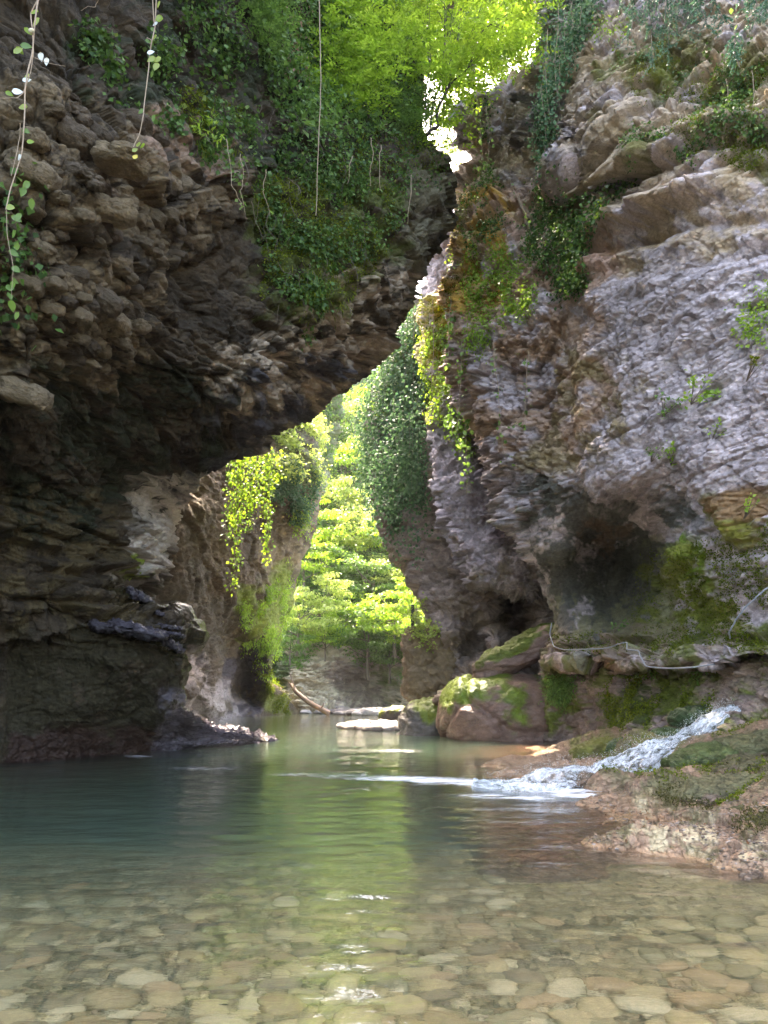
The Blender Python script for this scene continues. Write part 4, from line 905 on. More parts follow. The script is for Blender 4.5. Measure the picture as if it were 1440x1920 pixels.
def crown(n, rad, size, mat, nclu=26, spread=.28, flat=.45, name='crown', fill=0.35, hang=.2, asp=.6):
    """leaf clusters scattered through an uneven ellipsoid, layered"""
    rad = np.array(rad, float)
    cc = rnd_dirs(nclu) * (RNG.uniform(fill, 1, nclu) ** .6)[:, None]; cc[:, 2] = np.where(cc[:, 2] < -.5, cc[:, 2] * .5, cc[:, 2])
    rs = RNG.uniform(.6, 1.35, nclu) * spread; k = RNG.integers(0, nclu, n)
    off_ = rnd_dirs(n) * (RNG.random(n) ** .45)[:, None] * rs[k][:, None] * np.array([1.2, 1.2, flat])
    C = (cc[k] + off_) * rad; s_ = size * RNG.uniform(.6, 1.4, n)
    D = unit(off_ * np.array([1, 1, .3]) + rnd_dirs(n) * .25 + [0, 0, -hang]); N2 = unit(rnd_dirs(n) * .5 + np.array([0, 0, 1.0]))
    V, F = leafmesh(C, D, N2, s_, asp, .2)
    return mesh_np(name, V, F, mat, smooth=False), cc * rad
def trunkmesh(h, r0, cc, name='trunk', lean=(0, 0)):
    base = np.array([0, 0, -h]); paths = []; rads = []
    top = np.array([lean[0], lean[1], 0.0]); tp = smoothpath([base, base * .6 + [lean[0] * .1, 0, 0], base * .25 + top * .5, top], 16, h * .03, r0 * 99)
    paths.append(tp); rads.append(np.linspace(r0, r0 * .35, 16))
    for c_ in cc[:10]:
        s_ = tp[RNG.integers(6, 14)]; paths.append(smoothpath([s_, (s_ + c_) / 2 + rnd_dirs(1)[0] * .08 * h, c_], 9)); rads.append(np.linspace(r0 * .4, r0 * .08, 9))
    V, F = tubes(paths, rads); return mesh_np(name, V, F, M_BARK2)
# ---- wooded far slope: every crown a tree
kinds = []
for i in range(7):
    mt = [M_YELLOW, M_BRIGHT, M_BRIGHT, M_MID, M_MID, M_YELLOW, M_BRIGHT][i]
    cm, cc = crown(3000, (1, 1, .8), .085, mt, 34, .26, .4, asp=.6)
    kinds.append((cm, trunkmesh(1.15, .05, cc)))
trees = [(560, 1150, 76, 58, 0, 'pale yellow green tree leaning over the rocks at the left foot of the slope'), (600, 1120, 79, 50, 5, 'layered yellow green tree behind the leaning one'), (690, 1190, 80, 60, 3, 'dark green ivy clad tree low in the middle of the slope'), (650, 1160, 82, 52, 6, 'fresh green tree between the yellow and the dark one low on the slope'),
         (740, 1150, 78, 60, 2, 'bright green tree low at the right of the slope beside the brown pillar'), (780, 1120, 74, 55, 1, 'yellow green tree just left of the brown pillar edge'), (620, 1060, 88, 62, 4, 'shady green tree in the middle of the slope'), (700, 1090, 86, 62, 4, 'shady tree right of the middle of the slope'), (570, 1050, 84, 50, 2, 'fresh green tree against the far left wall edge'),
         (745, 1070, 88, 55, 0, 'fanned yellow tree on the right of the slope'), (600, 990, 92, 60, 1, 'sunlit yellow tree above the shady middle'), (660, 1000, 94, 66, 5, 'broad sunlit tree in the middle of the gap'), (720, 1010, 92, 52, 2, 'bright green tree under the pillar overhang'), (610, 930, 100, 60, 5, 'glowing yellow tree in the upper gap'), (670, 940, 102, 66, 0, 'glowing yellow tree beside the ivy pillar'),
         (640, 870, 110, 66, 1, 'high glowing tree where the gap narrows'), (690, 870, 112, 60, 5, 'high pale tree tucked behind the ivy bulge'), (610, 820, 116, 60, 3, 'greyer tree on the crest at the left'), (660, 800, 120, 62, 0, 'feathery crest tree below the overhang lip'), (700, 760, 126, 52, 6, 'crest tree with sky showing through left of the ivy'), (735, 690, 120, 42, 3, 'small crest tree showing in the sky notch'), (755, 640, 118, 30, 6, 'topmost small tree in the tip of the sky notch'), (650, 760, 128, 46, 1, 'pale crest tree at the left of the notch'),
         (800, 1170, 62, 34, 2, 'small bright tree on top of the square rock block side'), (545, 1200, 75, 34, 3, 'dark ivy clad bush tree in the corner by the far left wall'), (610, 1190, 79, 36, 2, 'small green tree above the layered outcrop'), (730, 1220, 81, 44, 3, 'dark drooping tree above the scree'), (770, 1190, 78, 40, 6, 'green tree by the square rock block')]
def inst_tree(kind, pos, rad, label, group, name='tree', rz=None, sq=1.0):
    e = empty(name, tuple(pos)); e.rotation_euler = (0, 0, RNG.uniform(0, 6.28) if rz is None else rz); tag(e, label, 'tree', group)
    for nm, me in (('crown', kinds[kind][0]), ('trunk', kinds[kind][1])):
        o = mob(nm, me, e); o.scale = (rad, rad, rad * sq)
    return e
for u, v, Y, rp, kd, lab in trees:
    pos = P(u, v, Y); inst_tree(kd, pos, rp * Y / 1400 * 1.18, lab, 'trees on the far slope')
# understorey leaves covering the slope between the crowns
cover('undergrowth', 'far_slope', [[(520, 740), (900, 740), (900, 1225), (760, 1215), (640, 1215), (520, 1200)]], 26000, .42, M_MID, .9, .8, 3, .3, .7, label='leafy undergrowth and ivy clothing the far slope', cat='undergrowth')
cover('ivy', 'far_slope', [[(640, 1180), (850, 1180), (850, 1290), (780, 1320), (730, 1250), (650, 1240)], [(520, 1180), (620, 1190), (560, 1260), (530, 1250)]], 8000, .24, M_MID, .4, .55, 1.5, .8, label='green creepers trailing over the far rock outcrop', cat='creeper')

# ---- mossy crag and far left wall greenery
cover('ivy', 'mossy_crag', [[(480, 640), (660, 640), (640, 960), (480, 960)]], 9000, .26, M_MID, .5, .42, 1.5, .5, label='green plants growing in the cracks of the high mossy crag', cat='creeper')
cover('shrubbery', 'far_left_wall', [[(420, 720), (600, 720), (600, 900), (520, 900), (500, 860), (430, 850)]], 9000, .24, M_YELLOW, .9, .5, 2, .5, label='yellow green shrubs and twigs along the top of the far left wall', cat='shrubbery')
cover('ivy', 'far_left_wall', [[(500, 870), (600, 880), (590, 960), (540, 980), (500, 930)]], 6000, .2, M_IVYB, .4, .5, 1.2, .7, label='bluish ivy hanging on the bright shoulder of the far left wall', cat='ivy')
cover('fern_fringe', 'far_left_wall', [[(445, 1170), (470, 1120), (540, 1060), (560, 1090), (545, 1215), (510, 1225), (470, 1210), (455, 1220)], [(495, 1230), (515, 1230), (515, 1300), (500, 1290)], [(535, 940), (575, 930), (560, 1100), (540, 1120)]], 5500, .19, M_BRIGHT, .45, .34, 1.0, 1.1, .45, label='sunlit yellow green fringe of ferns above the scoured hollow', cat='ferns')
cover('moss', 'far_left_wall', [[(495, 1220), (530, 1280), (560, 1345), (510, 1340), (490, 1300)]], 4000, .14, M_MOSS, .1, .5, 1, .2, label='moss on the foot of the far left wall beside the log', cat='moss')

# ---- ivy pillar
cover('ivy_curtain', 'ivy_pillar', [[(668, 760), (700, 690), (755, 600), (800, 590), (800, 900), (790, 960), (770, 930), (740, 1000), (725, 930), (690, 900), (665, 830)]], 17000, .19, M_IVYB, 1.3, .66, .9, 1.2, .9, label='thick bluish green ivy curtain hanging down the brown pillar', cat='ivy', wob=12)
cover('ivy', 'ivy_pillar', [[(765, 590), (830, 590), (810, 700), (790, 780), (700, 800), (690, 740)]], 4000, .17, M_MID, .9, .5, 1.0, 1.0, .9, label='lighter green ivy near the top of the pillar', cat='ivy')
cover('moss', 'middle_pillar', [[(780, 560), (860, 560), (850, 690), (790, 690)], [(790, 715), (850, 700), (850, 740), (800, 780), (795, 770)]], 5200, .10, M_MOSS, .1, .7, 1, .1, label='golden moss cushions on the upper steps of the lilac pillar', cat='moss')
cover('ivy', 'middle_pillar', [[(790, 640), (920, 620), (930, 760), (850, 760), (880, 860), (850, 850), (800, 720)]], 4200, .17, M_BRIGHT, .6, .5, 1.0, .8, .8, label='fresh green leaves on the step of the lilac pillar', cat='creeper')
def strand(name, pts, nleaf, ls, mat, r0=.012, label=None, cat='vine', group=None, jit=.05, spread=None, seed=0, stemmat=None, n=50, asp=.85):
    pts = np.array(pts, float); base = pts[0].copy(); pth = smoothpath(pts - base, n, jit, seed)
    e = empty(name, tuple(base)); tag(e, label, cat, group)
    V, F = tubes([pth], [np.linspace(r0, r0 * .5, n)], 5); mob('stem', mesh_np('stem', V, F, stemmat or M_STEM), e)
    if nleaf:
        k = RNG.integers(2, n, nleaf); sp = spread or ls * .7; C = pth[k] + RNG.normal(0, sp, (nleaf, 3)) * [1, 1, .6]
        D = unit(rnd_dirs(nleaf) * .8 + [0, 0, -.7]); N2 = unit(rnd_dirs(nleaf) * .8 + [0, -.8, .5]); V, F = leafmesh(C, D, N2, ls * RNG.uniform(.6, 1.3, nleaf), asp, .2)
        mob('foliage', mesh_np('foliage', V, F, mat, smooth=False), e)
    return e
# strands under the ivy curtain
for i in range(15):
    u = 700 + i * 6.8 + RNG.uniform(-3, 3); v0 = 640 + abs(u - 770) * 1.4 + RNG.uniform(0, 160); v1 = 900 + RNG.uniform(0, 170); Y = 37.0 + RNG.uniform(-.8, .3)
    strand('hanging_ivy', [P(u, v0, Y), P(u + RNG.uniform(-3, 3), (v0 + v1) / 2, Y - .2), P(u + RNG.uniform(-5, 5), v1, Y - .1)], 150, .17, M_IVYB, .009, 'thin ivy strand trailing below the bluish ivy curtain on the pillar', 'ivy', 'ivy strands below the curtain', .12, .26, i, M_BARK2)
# bright strands hanging from the top of the far left wall
for i, (u, v1) in enumerate([(428, 1010), (434, 980), (440, 1100), (444, 1060), (450, 1000), (457, 960), (463, 1000), (470, 985), (478, 960), (486, 940), (493, 975), (499, 1060), (505, 1030), (512, 930), (520, 900), (437, 900), (466, 890), (490, 900)]):
    Y = 37 + i * .25; strand('hanging_ivy', [P(u + 6, 838, Y), P(u + 2, (840 + v1) / 2, Y), P(u + RNG.uniform(-3, 3), v1, Y)], int((v1 - 830) * .75), .17, M_MID if i % 3 == 0 else M_BRIGHT, .015, 'sunlit ivy strand hanging in front of the far left wall', 'ivy', 'sunlit ivy strands under the overhang', .15, .14, i + 40)

# ================================================================== LEFT CLIFF GREENERY
cover('ivy', 'left_cliff', [[(440, -60), (790, -60), (800, 250), (560, 260), (500, 150)]], 13000, .15, M_MID, .9, .58, 1.2, .4, .75, seed=3, label='fresh green leafy growth crowning the left cliff', cat='creeper')
cover('ivy', 'left_cliff', [[(330, -40), (560, -40), (600, 240), (820, 250), (835, 330), (770, 360), (500, 380), (470, 250), (380, 230)]], 7600, .12, M_IVY, .6, .46, 1.0, .6, .9, seed=7, label='dark glossy ivy matted over the shoulder of the left cliff', cat='ivy')
cover('ivy', 'left_cliff', [[(480, 330), (760, 340), (745, 460), (640, 500), (600, 590), (520, 560), (480, 480)]], 4300, .10, M_IVY, .4, .42, .8, .6, .9, seed=9, label='ivy patches on the mossy face above the overhang lip', cat='ivy')
cover('ivy', 'left_cliff', [[(470, 500), (600, 520), (630, 590), (520, 590)], [(500, 600), (600, 600), (580, 640)], [(150, 60), (330, 80), (330, 260), (200, 230)], [(380, 220), (480, 230), (480, 340), (370, 300)]], 3400, .11, M_IVY, .35, .42, .7, .6, .9, seed=12, label='scattered ivy sprigs along the edges of the left cliff', cat='ivy')
cover('ivy', 'left_cliff', [[(-10, 320), (50, 330), (60, 580), (10, 590), (-10, 480)]], 260, .13, M_IVY, .5, .8, .7, .8, .9, seed=14, label='dim ivy trailing at the far edge of the left cliff', cat='ivy')
cover('moss', 'left_cliff', [[(480, 340), (760, 340), (740, 470), (640, 590), (490, 560)], [(330, 150), (470, 200), (460, 260), (350, 240)], [(620, 260), (830, 270), (840, 330), (640, 330)]], 16000, .055, M_MOSS, .08, .5, .7, .1, .9, seed=15, label='olive moss tufts on the face of the left cliff', cat='moss')
cover('grass_tufts', 'left_cliff', [[(360, 270), (440, 270), (440, 300), (370, 300)], [(560, 500), (640, 500), (640, 580), (560, 570)], [(640, 250), (800, 250), (800, 310), (650, 300)]], 1500, .2, M_MOSS, .1, .8, .5, 1.2, .12, seed=16, label='thin grass blades hanging from ledges of the left cliff', cat='grass')
cover('dead_leaves', 'left_cliff', [[(520, 20), (560, 20), (560, 60), (530, 60)], [(535, 80), (560, 85), (565, 130), (540, 140)], [(535, 150), (550, 150), (550, 190), (535, 190)]], 260, .16, M_DEAD, .9, .95, .5, 1.0, .5, label='withered reddish brown leaves caught in the greenery', cat='dead leaves')
# leafy sprays: stalk with paired leaflets
def sprays(C, D, n_pair, L_, ls, Nup=None):
    Cs = []; Ds = []; Ns = []; Ss = []
    D = unit(D); up = unit(np.array([0, 0, 1.0]) + RNG.normal(0, .35, C.shape)); S_ = unit(np.cross(D, up)); up = unit(np.cross(S_, D))
    for i in range(n_pair):
        t = (i + .6) / n_pair; b_ = C + D * (L_ * t)[:, None] - np.array([0, 0, 1]) * (L_ * t * t * .35)[:, None]
        for sg in (-1, 1):
            Cs.append(b_); Ds.append(unit(S_ * sg + D * .55 + RNG.normal(0, .18, C.shape))); Ns.append(up + RNG.normal(0, .25, C.shape)); Ss.append(ls * (1 - .35 * abs(t - .45)) * RNG.uniform(.8, 1.2, len(C)))
    Cs.append(C + D * L_[:, None] - np.array([0, 0, 1]) * (L_ * .35)[:, None]); Ds.append(D); Ns.append(up); Ss.append(ls * np.ones(len(C)))
    return leafmesh(np.concatenate(Cs), np.concatenate(Ds), np.concatenate(Ns), np.concatenate(Ss), .45, .12)
def spray_tree(name, base, boughs, ends, nper, L_, ls, mat, label, r0, spread, cat='tree', bark=M_BARK):
    base = np.array(base, float); e = empty(name, tuple(base)); tag(e, label, cat)
    paths = [smoothpath([np.array(q_) - base for q_ in b_], 24, .05, i * 3.0) for i, b_ in enumerate(boughs)]
    rads = [np.linspace(r0 * (1 if i == 0 else .45), r0 * (.45 if i == 0 else .12), 24) for i in range(len(paths))]
    for i, c_ in enumerate(ends):
        c_ = np.array(c_) - base; b_ = min(paths, key=lambda q_: np.linalg.norm(q_[-1] - c_)); paths_ = smoothpath([b_[RNG.integers(12, 23)], (b_[-1] + c_) / 2 + [0, 0, .1], c_], 12, .04, i); paths.append(paths_) if False else None
        rads_ = np.linspace(r0 * .16, r0 * .04, 12)
        if i == 0: tw = []; tr_ = []
        tw.append(paths_); tr_.append(rads_)
    V, F = tubes(paths, rads, 7); mob('trunk', mesh_np('trunk', V, F, bark), e)
    V, F = tubes(tw, tr_, 4); mob('twigs', mesh_np('twigs', V, F, bark), e)
    E = np.array(ends) - base; k = RNG.integers(0, len(E), nper); C = E[k] + RNG.normal(0, 1, (nper, 3)) * np.array(spread)
    D = unit(RNG.normal(0, 1, (nper, 3)) * [1, 1, .25]); V, F = sprays(C, D, 4, L_ * RNG.uniform(.7, 1.3, nper), ls)
    mob('crown', mesh_np('crown', V, F, mat, smooth=False), e); return e
def scatter_pts(poly, n, Y0, Y1):
    out = []; pa = np.array(poly, float)
    while len(out) < n:
        u = RNG.uniform(pa[:, 0].min(), pa[:, 0].max()); v = RNG.uniform(pa[:, 1].min(), pa[:, 1].max())
        if inpoly(np.array([u]), np.array([v]), poly)[0]: out.append(at(u, v, RNG.uniform(Y0, Y1)))
    return out
Yt = 23.5
spray_tree('tree', at(802, 250, Yt), [[at(802, 252, Yt), at(806, 243, Yt), at(822, 238, Yt), at(818, 212, Yt), at(834, 178, Yt), at(846, 150, Yt)], [at(840, 165, Yt), at(850, 150, Yt), at(872, 136, Yt - .3), at(888, 112, Yt - .5)],
           [at(836, 172, Yt), at(838, 150, Yt), at(850, 110, Yt), at(862, 40, Yt)], [at(806, 243, Yt), at(812, 200, Yt + .3), at(838, 110, Yt + .4), at(850, 20, Yt + .5)], [at(800, 240, Yt), at(796, 180, Yt), at(810, 100, Yt + .3), at(800, 30, Yt)], [at(846, 150, Yt), at(842, 110, Yt), at(900, 60, Yt - .5), at(940, 30, Yt - .8)]],
           scatter_pts([(745, 20), (800, -60), (960, -60), (1015, 30), (1005, 90), (950, 105), (900, 110), (860, 150), (790, 170), (760, 110)], 62, 21.5, 25.5) + scatter_pts([(800, 110), (900, 100), (880, 190), (860, 260), (820, 240), (790, 200)], 14, 23, 25.5), 950, .55, .21, M_BRIGHT,
           'bright fresh green tree with dark crooked branches leaning across the slot between the cliffs', .075, (.42, .42, .2))
spray_tree('shrub', at(660, 215, 23), [[at(660, 220, 23), at(655, 150, 23), at(640, 80, 22.5), at(630, 10, 22)], [at(655, 150, 23), at(690, 100, 22.6), at(720, 40, 22.4)], [at(650, 120, 22.8), at(600, 90, 22), at(560, 60, 21.4)]],
           scatter_pts([(500, -40), (760, -40), (790, 80), (750, 200), (640, 210), (560, 170), (500, 80)], 60, 19.6, 22.6), 1250, .48, .17, M_BRIGHT,
           'spreading green shrub covering the top of the left cliff', .05, (.4, .4, .22), 'shrub')
spray_tree('shrub', at(760, 245, 24), [[at(760, 250, 24), at(750, 215, 24), at(735, 190, 23.6)], [at(755, 230, 24), at(790, 215, 24)]],
           scatter_pts([(690, 180), (800, 170), (800, 240), (700, 250)], 22, 22.6, 24), 420, .36, .12, M_MID, 'small darker shrub under the leaning tree at the cliff edge', .03, (.3, .3, .15), 'shrub')
spray_tree('shrub', at(480, 60, 17), [[at(480, 70, 17.4), at(470, 30, 17), at(450, -20, 16.6)], [at(476, 50, 17.2), at(510, 20, 17.2)]],
           scatter_pts([(380, -50), (520, -50), (530, 60), (480, 110), (400, 60)], 22, 15.6, 17.4), 480, .32, .11, M_MID, 'shaded shrub above the dark shoulder of the left cliff', .03, (.35, .35, .2), 'shrub')
# trees glimpsed through the upper slot
for (u, v, Y, rp, kd, lab) in ((848, 330, 60, 36, 0, 'pale yellow tree glimpsed low in the slot between the cliff tops'), (832, 285, 70, 34, 5, 'hazy tree in the middle of the slot between the cliff tops'), (860, 130, 64, 52, 1, 'tree crown behind the leaning tree above the slot'), (930, 60, 66, 60, 6, 'tree crown on the rim behind the leaning tree'), (830, 60, 70, 60, 2, 'rim tree filling the top of the slot'), (985, 20, 60, 60, 4, 'dark rim tree by the right crag'), (905, 150, 44, 46, 6, 'thin crown just behind the fork of the leaning tree'), (850, 215, 46, 40, 2, 'crown filling the slot below the fork of the leaning tree'), (838, 360, 50, 34, 6, 'lowest crown seen in the slot between the cliffs'), (960, 120, 44, 44, 4, 'crown peering over the overhanging corner block')):
    inst_tree(kd, P(u, v, Y), rp * Y / 1400 * 1.15, lab, 'trees on the gorge rim')
for (x, y, z, r_, kd, lab) in ((-1.5, 31, 37, 4.2, 3, 'dark added shade tree above the leaning tree'), (3.5, 33, 40, 4.6, 6, 'broad added shade tree closing the top of the slot'), (7.5, 31, 40, 4.4, 4, 'added shade tree over the right crag'), (1, 40, 46, 5.2, 2, 'tall added shade tree further along the gorge'), (-5, 36, 43, 5, 4, 'added shade tree over the left cliff'), (6, 42, 48, 5.5, 1, 'bright added shade tree high over the bend'), (11, 36, 46, 5, 3, 'dark added shade tree high on the right')):  # trees added high over the slot to shade the right cliff
    inst_tree(kd, (x, y, z), r_, lab, 'trees on the gorge rim')
# ================================================================== RIGHT CLIFF GREENERY
cover('ivy', 'right_cliff', [[(1030, -40), (1140, -20), (1110, 60), (1070, 110), (1040, 250), (1020, 330), (1010, 250), (1030, 100)]], 7000, .14, M_IVYB, .6, .62, .9, .9, .8, seed=21, label='drooping bluish ivy on the left edge of the right crag', cat='ivy')
cover('ivy', 'right_cliff', [[(880, 200), (920, 200), (910, 290), (960, 350), (1000, 400), (1060, 420), (1120, 380), (1180, 320), (1190, 340), (1110, 420), (1090, 530), (1040, 520), (990, 460), (960, 430), (900, 480), (860, 400), (900, 330)]], 7600, .115, M_IVY, .5, .5, .9, .7, .85, seed=22, label='ivy thicket running diagonally down the right cliff', cat='ivy')
cover('ivy', 'right_cliff', [[(1010, 340), (1060, 300), (1100, 400), (1110, 540), (1060, 560), (1020, 460)]], 4200, .115, M_IVY, .6, .7, .8, .8, .85, seed=23, label='dark ivy knot in the recess of the right cliff', cat='ivy')
cover('ivy', 'right_cliff', [[(840, 480), (960, 460), (1010, 560), (980, 620), (900, 700), (850, 700), (880, 620)]], 4600, .12, M_BRIGHT, .5, .45, .9, .8, .8, seed=24, label='light green creeper on the brown bulge of the right cliff', cat='creeper')
cover('ivy', 'right_cliff', [[(1250, 280), (1450, 250), (1450, 60), (1340, 60), (1300, 200)], [(1160, 250), (1300, 260), (1290, 310), (1180, 300)], [(1140, 90), (1250, 80), (1290, 160), (1240, 230), (1180, 190)]], 4200, .085, M_IVY, .3, .42, .7, .8, .85, seed=25, label='small leaved ivy scattered over the top of the right cliff', cat='ivy')
cover('ivy', 'right_cliff', [[(1380, 540), (1450, 520), (1450, 660), (1400, 640)], [(1180, 330), (1200, 320), (1120, 410), (1100, 400)], [(1060, 20), (1180, 30), (1160, 100), (1080, 90)]], 1300, .085, M_BRIGHT, .25, .45, .7, .7, .85, seed=26, label='bright green leaves on the ledges of the right cliff', cat='creeper')
cover('moss', 'right_cliff', [[(1160, 110), (1450, 90), (1450, 320), (1280, 300), (1180, 190)]], 9000, .045, M_MOSS, .06, .42, .8, .1, .9, seed=27, label='olive moss on the upper right cliff', cat='moss')
cover('moss', 'right_cliff', [[(1200, 1040), (1330, 1020), (1440, 980), (1450, 1200), (1170, 1215)], [(1020, 1195), (1450, 1190), (1450, 1230), (1020, 1230)]], 15000, .042, M_MOSS, .06, .5, .8, .15, .9, seed=28, label='golden green moss over the foot of the right cliff', cat='moss')
cover('moss', 'right_cliff', [[(840, 350), (950, 380), (930, 560), (810, 600)]], 5000, .07, M_MOSS, .08, .42, .9, .1, .9, seed=29, label='orange tinged moss on the edge of the right cliff', cat='moss')
cover('moss', 'ledge_foot', [[(1100, 1240), (1350, 1240), (1340, 1350), (1150, 1370)]], 9000, .05, M_MOSS, .08, .48, .6, .2, .9, seed=30, label='moss cushions under the ledge', cat='moss')
cover('fern', 'ledge_foot', [[(1020, 1262), (1085, 1262), (1075, 1310), (1050, 1332), (1030, 1310)]], 2600, .13, M_MID, .25, .95, 1, .6, .3, seed=31, label='feathery green fern clump hanging beside the big brown boulder', cat='fern')
cover('herbs', 'ledge_foot', [[(1200, 1252), (1250, 1250), (1240, 1270), (1205, 1268)], [(1300, 1248), (1330, 1246), (1320, 1265)]], 500, .1, M_MID, .2, .95, 1, .4, .5, seed=32, label='small green herbs in the shadow line under the ledge', cat='herbs')
def small_plant(u, v, Y, r_, n, ls, mat, label, cat='plant', asp=.8, stems=7):
    p0 = P(u, v, Y); e = empty('plant', tuple(p0)); tag(e, label, cat)
    ends = rnd_dirs(stems) * r_ * [1, .6, .8] + [0, -.25, .1]; V, F = tubes([smoothpath([[0, .15, -.1], c_ * .5 + [0, 0, -.03], c_], 10) for c_ in ends], [np.linspace(.008, .003, 10)] * stems, 4); mob('stem', mesh_np('stem', V, F, M_BARK2), e)
    k = RNG.integers(0, stems, n); C = ends[k] * RNG.uniform(.5, 1.1, (n, 1)) + RNG.normal(0, r_ * .16, (n, 3)); D = unit(rnd_dirs(n) + ends[k] / r_ * .5 + [0, 0, -.1]); N2 = unit(rnd_dirs(n) * .5 + [0, -.5, .9])
    V, F = leafmesh(C, D, N2, ls * RNG.uniform(.6, 1.3, n), asp, .15); mob('foliage', mesh_np('foliage', V, F, mat, smooth=False), e)
small_plant(1300, 745, 14.7, .38, 130, .10, M_BRIGHT, 'leafy green sapling rooted in the lilac wall')
small_plant(1245, 770, 15.6, .34, 70, .09, M_MID, 'paler loose sprig left of the green sapling on the lilac wall')
small_plant(1262, 862, 16.0, .30, 90, .09, M_BRIGHT, 'low leafy tuft in the crack below the sapling')
small_plant(1225, 855, 16.3, .22, 45, .08, M_MID, 'faint sprig left of the leafy tuft on the lilac wall')
small_plant(1335, 820, 14.3, .2, 40, .07, M_BRIGHT, 'tiny leafy sprig above the brown streak on the lilac wall')
small_plant(1185, 415, 18.3, .12, 22, .09, M_YELLOW, 'single yellow green seedling on the upper ledge line')
small_plant(1400, 960, 12.9, .14, 34, .07, M_BRIGHT, 'small light green seedling on the rusty mossy patch')
small_plant(1405, 700, 12.8, .12, 30, .07, M_MOSS, 'little dry tuft high on the lilac wall')
small_plant(400, 262, 14.2, .34, 90, .15, M_BRIGHT, 'bright strap leaved plant on the ledge of the left cliff', asp=.3)
small_plant(565, 238, 17.6, .3, 14, .34, M_MID, 'broad leaved plant among the ivy of the left cliff', asp=.55)
small_plant(1155, 1180, 21.5, .2, 40, .09, M_MID, 'sprig growing on the ledge above the hose')
small_plant(250, 1072, 22.6, .3, 60, .16, M_YELLOW, 'yellow green tuft on the lit rock strip of the arch')
for i, (u, v, Y, n) in enumerate(((770, 1185, 36, 60), (790, 1178, 36, 80), (812, 1182, 35.8, 60), (800, 1200, 35.6, 60), (770, 1140, 37, 50))):
    small_plant(u, v, Y, .7, n * 2, .16, M_YELLOW, ['low bush at the left end of the block top', 'tallest bush on the block top', 'bush at the right end of the block top', 'bush spilling over the front of the block', 'bush round the foot of the dark post'][i], 'bush')
# trailing conifer twigs from above
def conifer(u, v0, v1, Y, label, w=1.0, grp='conifer twigs hanging over the right crag'):
    p0 = P(u, v0, Y); pts = smoothpath([[0, 0, 0], (P(u + RNG.uniform(-12, 12), (v0 + v1) / 2, Y) - p0), (P(u + RNG.uniform(-14, 14), v1, Y - .2) - p0)], 26, .06, u)
    e = empty('conifer_twig', tuple(p0)); tag(e, label, 'conifer twig', grp); V, F = tubes([pts], [np.linspace(.02, .006, 26)], 5); mob('stem', mesh_np('stem', V, F, M_BARK2), e)
    nb = int(len(pts) * .9); k = RNG.integers(3, 26, nb); sd = unit(rnd_dirs(nb) * [1, 1, .3] + [0, 0, -.5]); Lb = RNG.uniform(.14, .42, nb) * w
    C = []; D = []
    for j in range(9):
        t = j / 9; b_ = pts[k] + sd * (Lb * t)[:, None] - np.array([0, 0, 1]) * (Lb * t * t * .5)[:, None]
        for _ in range(2): C.append(b_); D.append(unit(sd + rnd_dirs(nb) * .8))
    C = np.concatenate(C); D = np.concatenate(D); V, F = leafmesh(C, D, unit(rnd_dirs(len(C)) + [0, -.5, .6]), np.full(len(C), .075), .42, .1); mob('foliage', mesh_np('foliage', V, F, M_CONIF, smooth=False), e)
for u, v1, Y in ((1195, 70, 19), (1210, 120, 18.6), (1228, 60, 18.6), (1240, 75, 18.4), (1268, 50, 18), (1282, 65, 17.6), (1300, 30, 17.4), (1318, 50, 17), (1350, 42, 16.8), (1165, 30, 19.4), (1178, 60, 19.2), (1420, 40, 15.6), (1436, 30, 15.4), (1400, 25, 15.6), (1255, 95, 18.3), (1205, 40, 18.9), (1290, 20, 17.6)):
    conifer(u, -60, v1, Y - 2.2, 'blue green conifer twig drooping over the top of the right crag')
conifer(1378, 60, 125, 13.4, 'lone blue green twig on a long thread at the upper right', .7, None)
for i, (u, v0, v1) in enumerate(((1045, 10, 190), (1060, 20, 150), (1030, 60, 230), (1052, 90, 260), (1075, 0, 110), (1020, 120, 260), (1090, 0, 80))):
    strand('hanging_ivy', [P(u, v0, 21.6), P(u - 5, (v0 + v1) / 2, 21.4), P(u + 4, v1, 21.4)], 110, .13, M_IVYB, .012, 'bluish leafy strand on the corner of the right crag', 'ivy', 'leafy strands on the crag corner', .12, .16, i + 80)
# ================================================================== HANGING VINES
def vine_px(pts, Y, nleaf, ls, mat, r0, label, cat='vine', group=None, seed=0, jit=.02, n=60): return strand('hanging_vine', [P(u, v, Y) for u, v in pts], nleaf, ls, mat, r0, label, cat, group, jit, None, seed, None, n)
vine_px([(598, -40), (600, 60), (602, 140), (600, 200), (597, 280), (594, 350), (592, 404)], 15.5, 10, .06, M_MID, .016, 'long bare pale root dangling straight down past the left cliff ivy', 'hanging root', seed=1)
LEAF = {}
def big_leaf(mat, key):
    if key in LEAF: return LEAF[key]
    t = np.linspace(0, 1, 7); w = .36 * np.sin(np.pi * t ** .72) ** .8; w[0] = w[-1] = 0
    V = [[0, 0, 0]]; mid = [(0, a, -.08 * a * a) for a in t]; Lft = [(-b_, a, .07 - .08 * a * a) for a, b_ in zip(t, w)]; Rt = [(b_, a, .07 - .08 * a * a) for a, b_ in zip(t, w)]
    V = np.array(mid + Lft + Rt); F = []
    for i in range(6): F += [[i, i + 1, 7 + i + 1], [i, 8 + i, 7 + i], [i, 14 + i + 1, i + 1], [i, 14 + i, 15 + i]]
    me = mesh_np('leaf', V, np.array(F), mat); LEAF[key] = me; return me
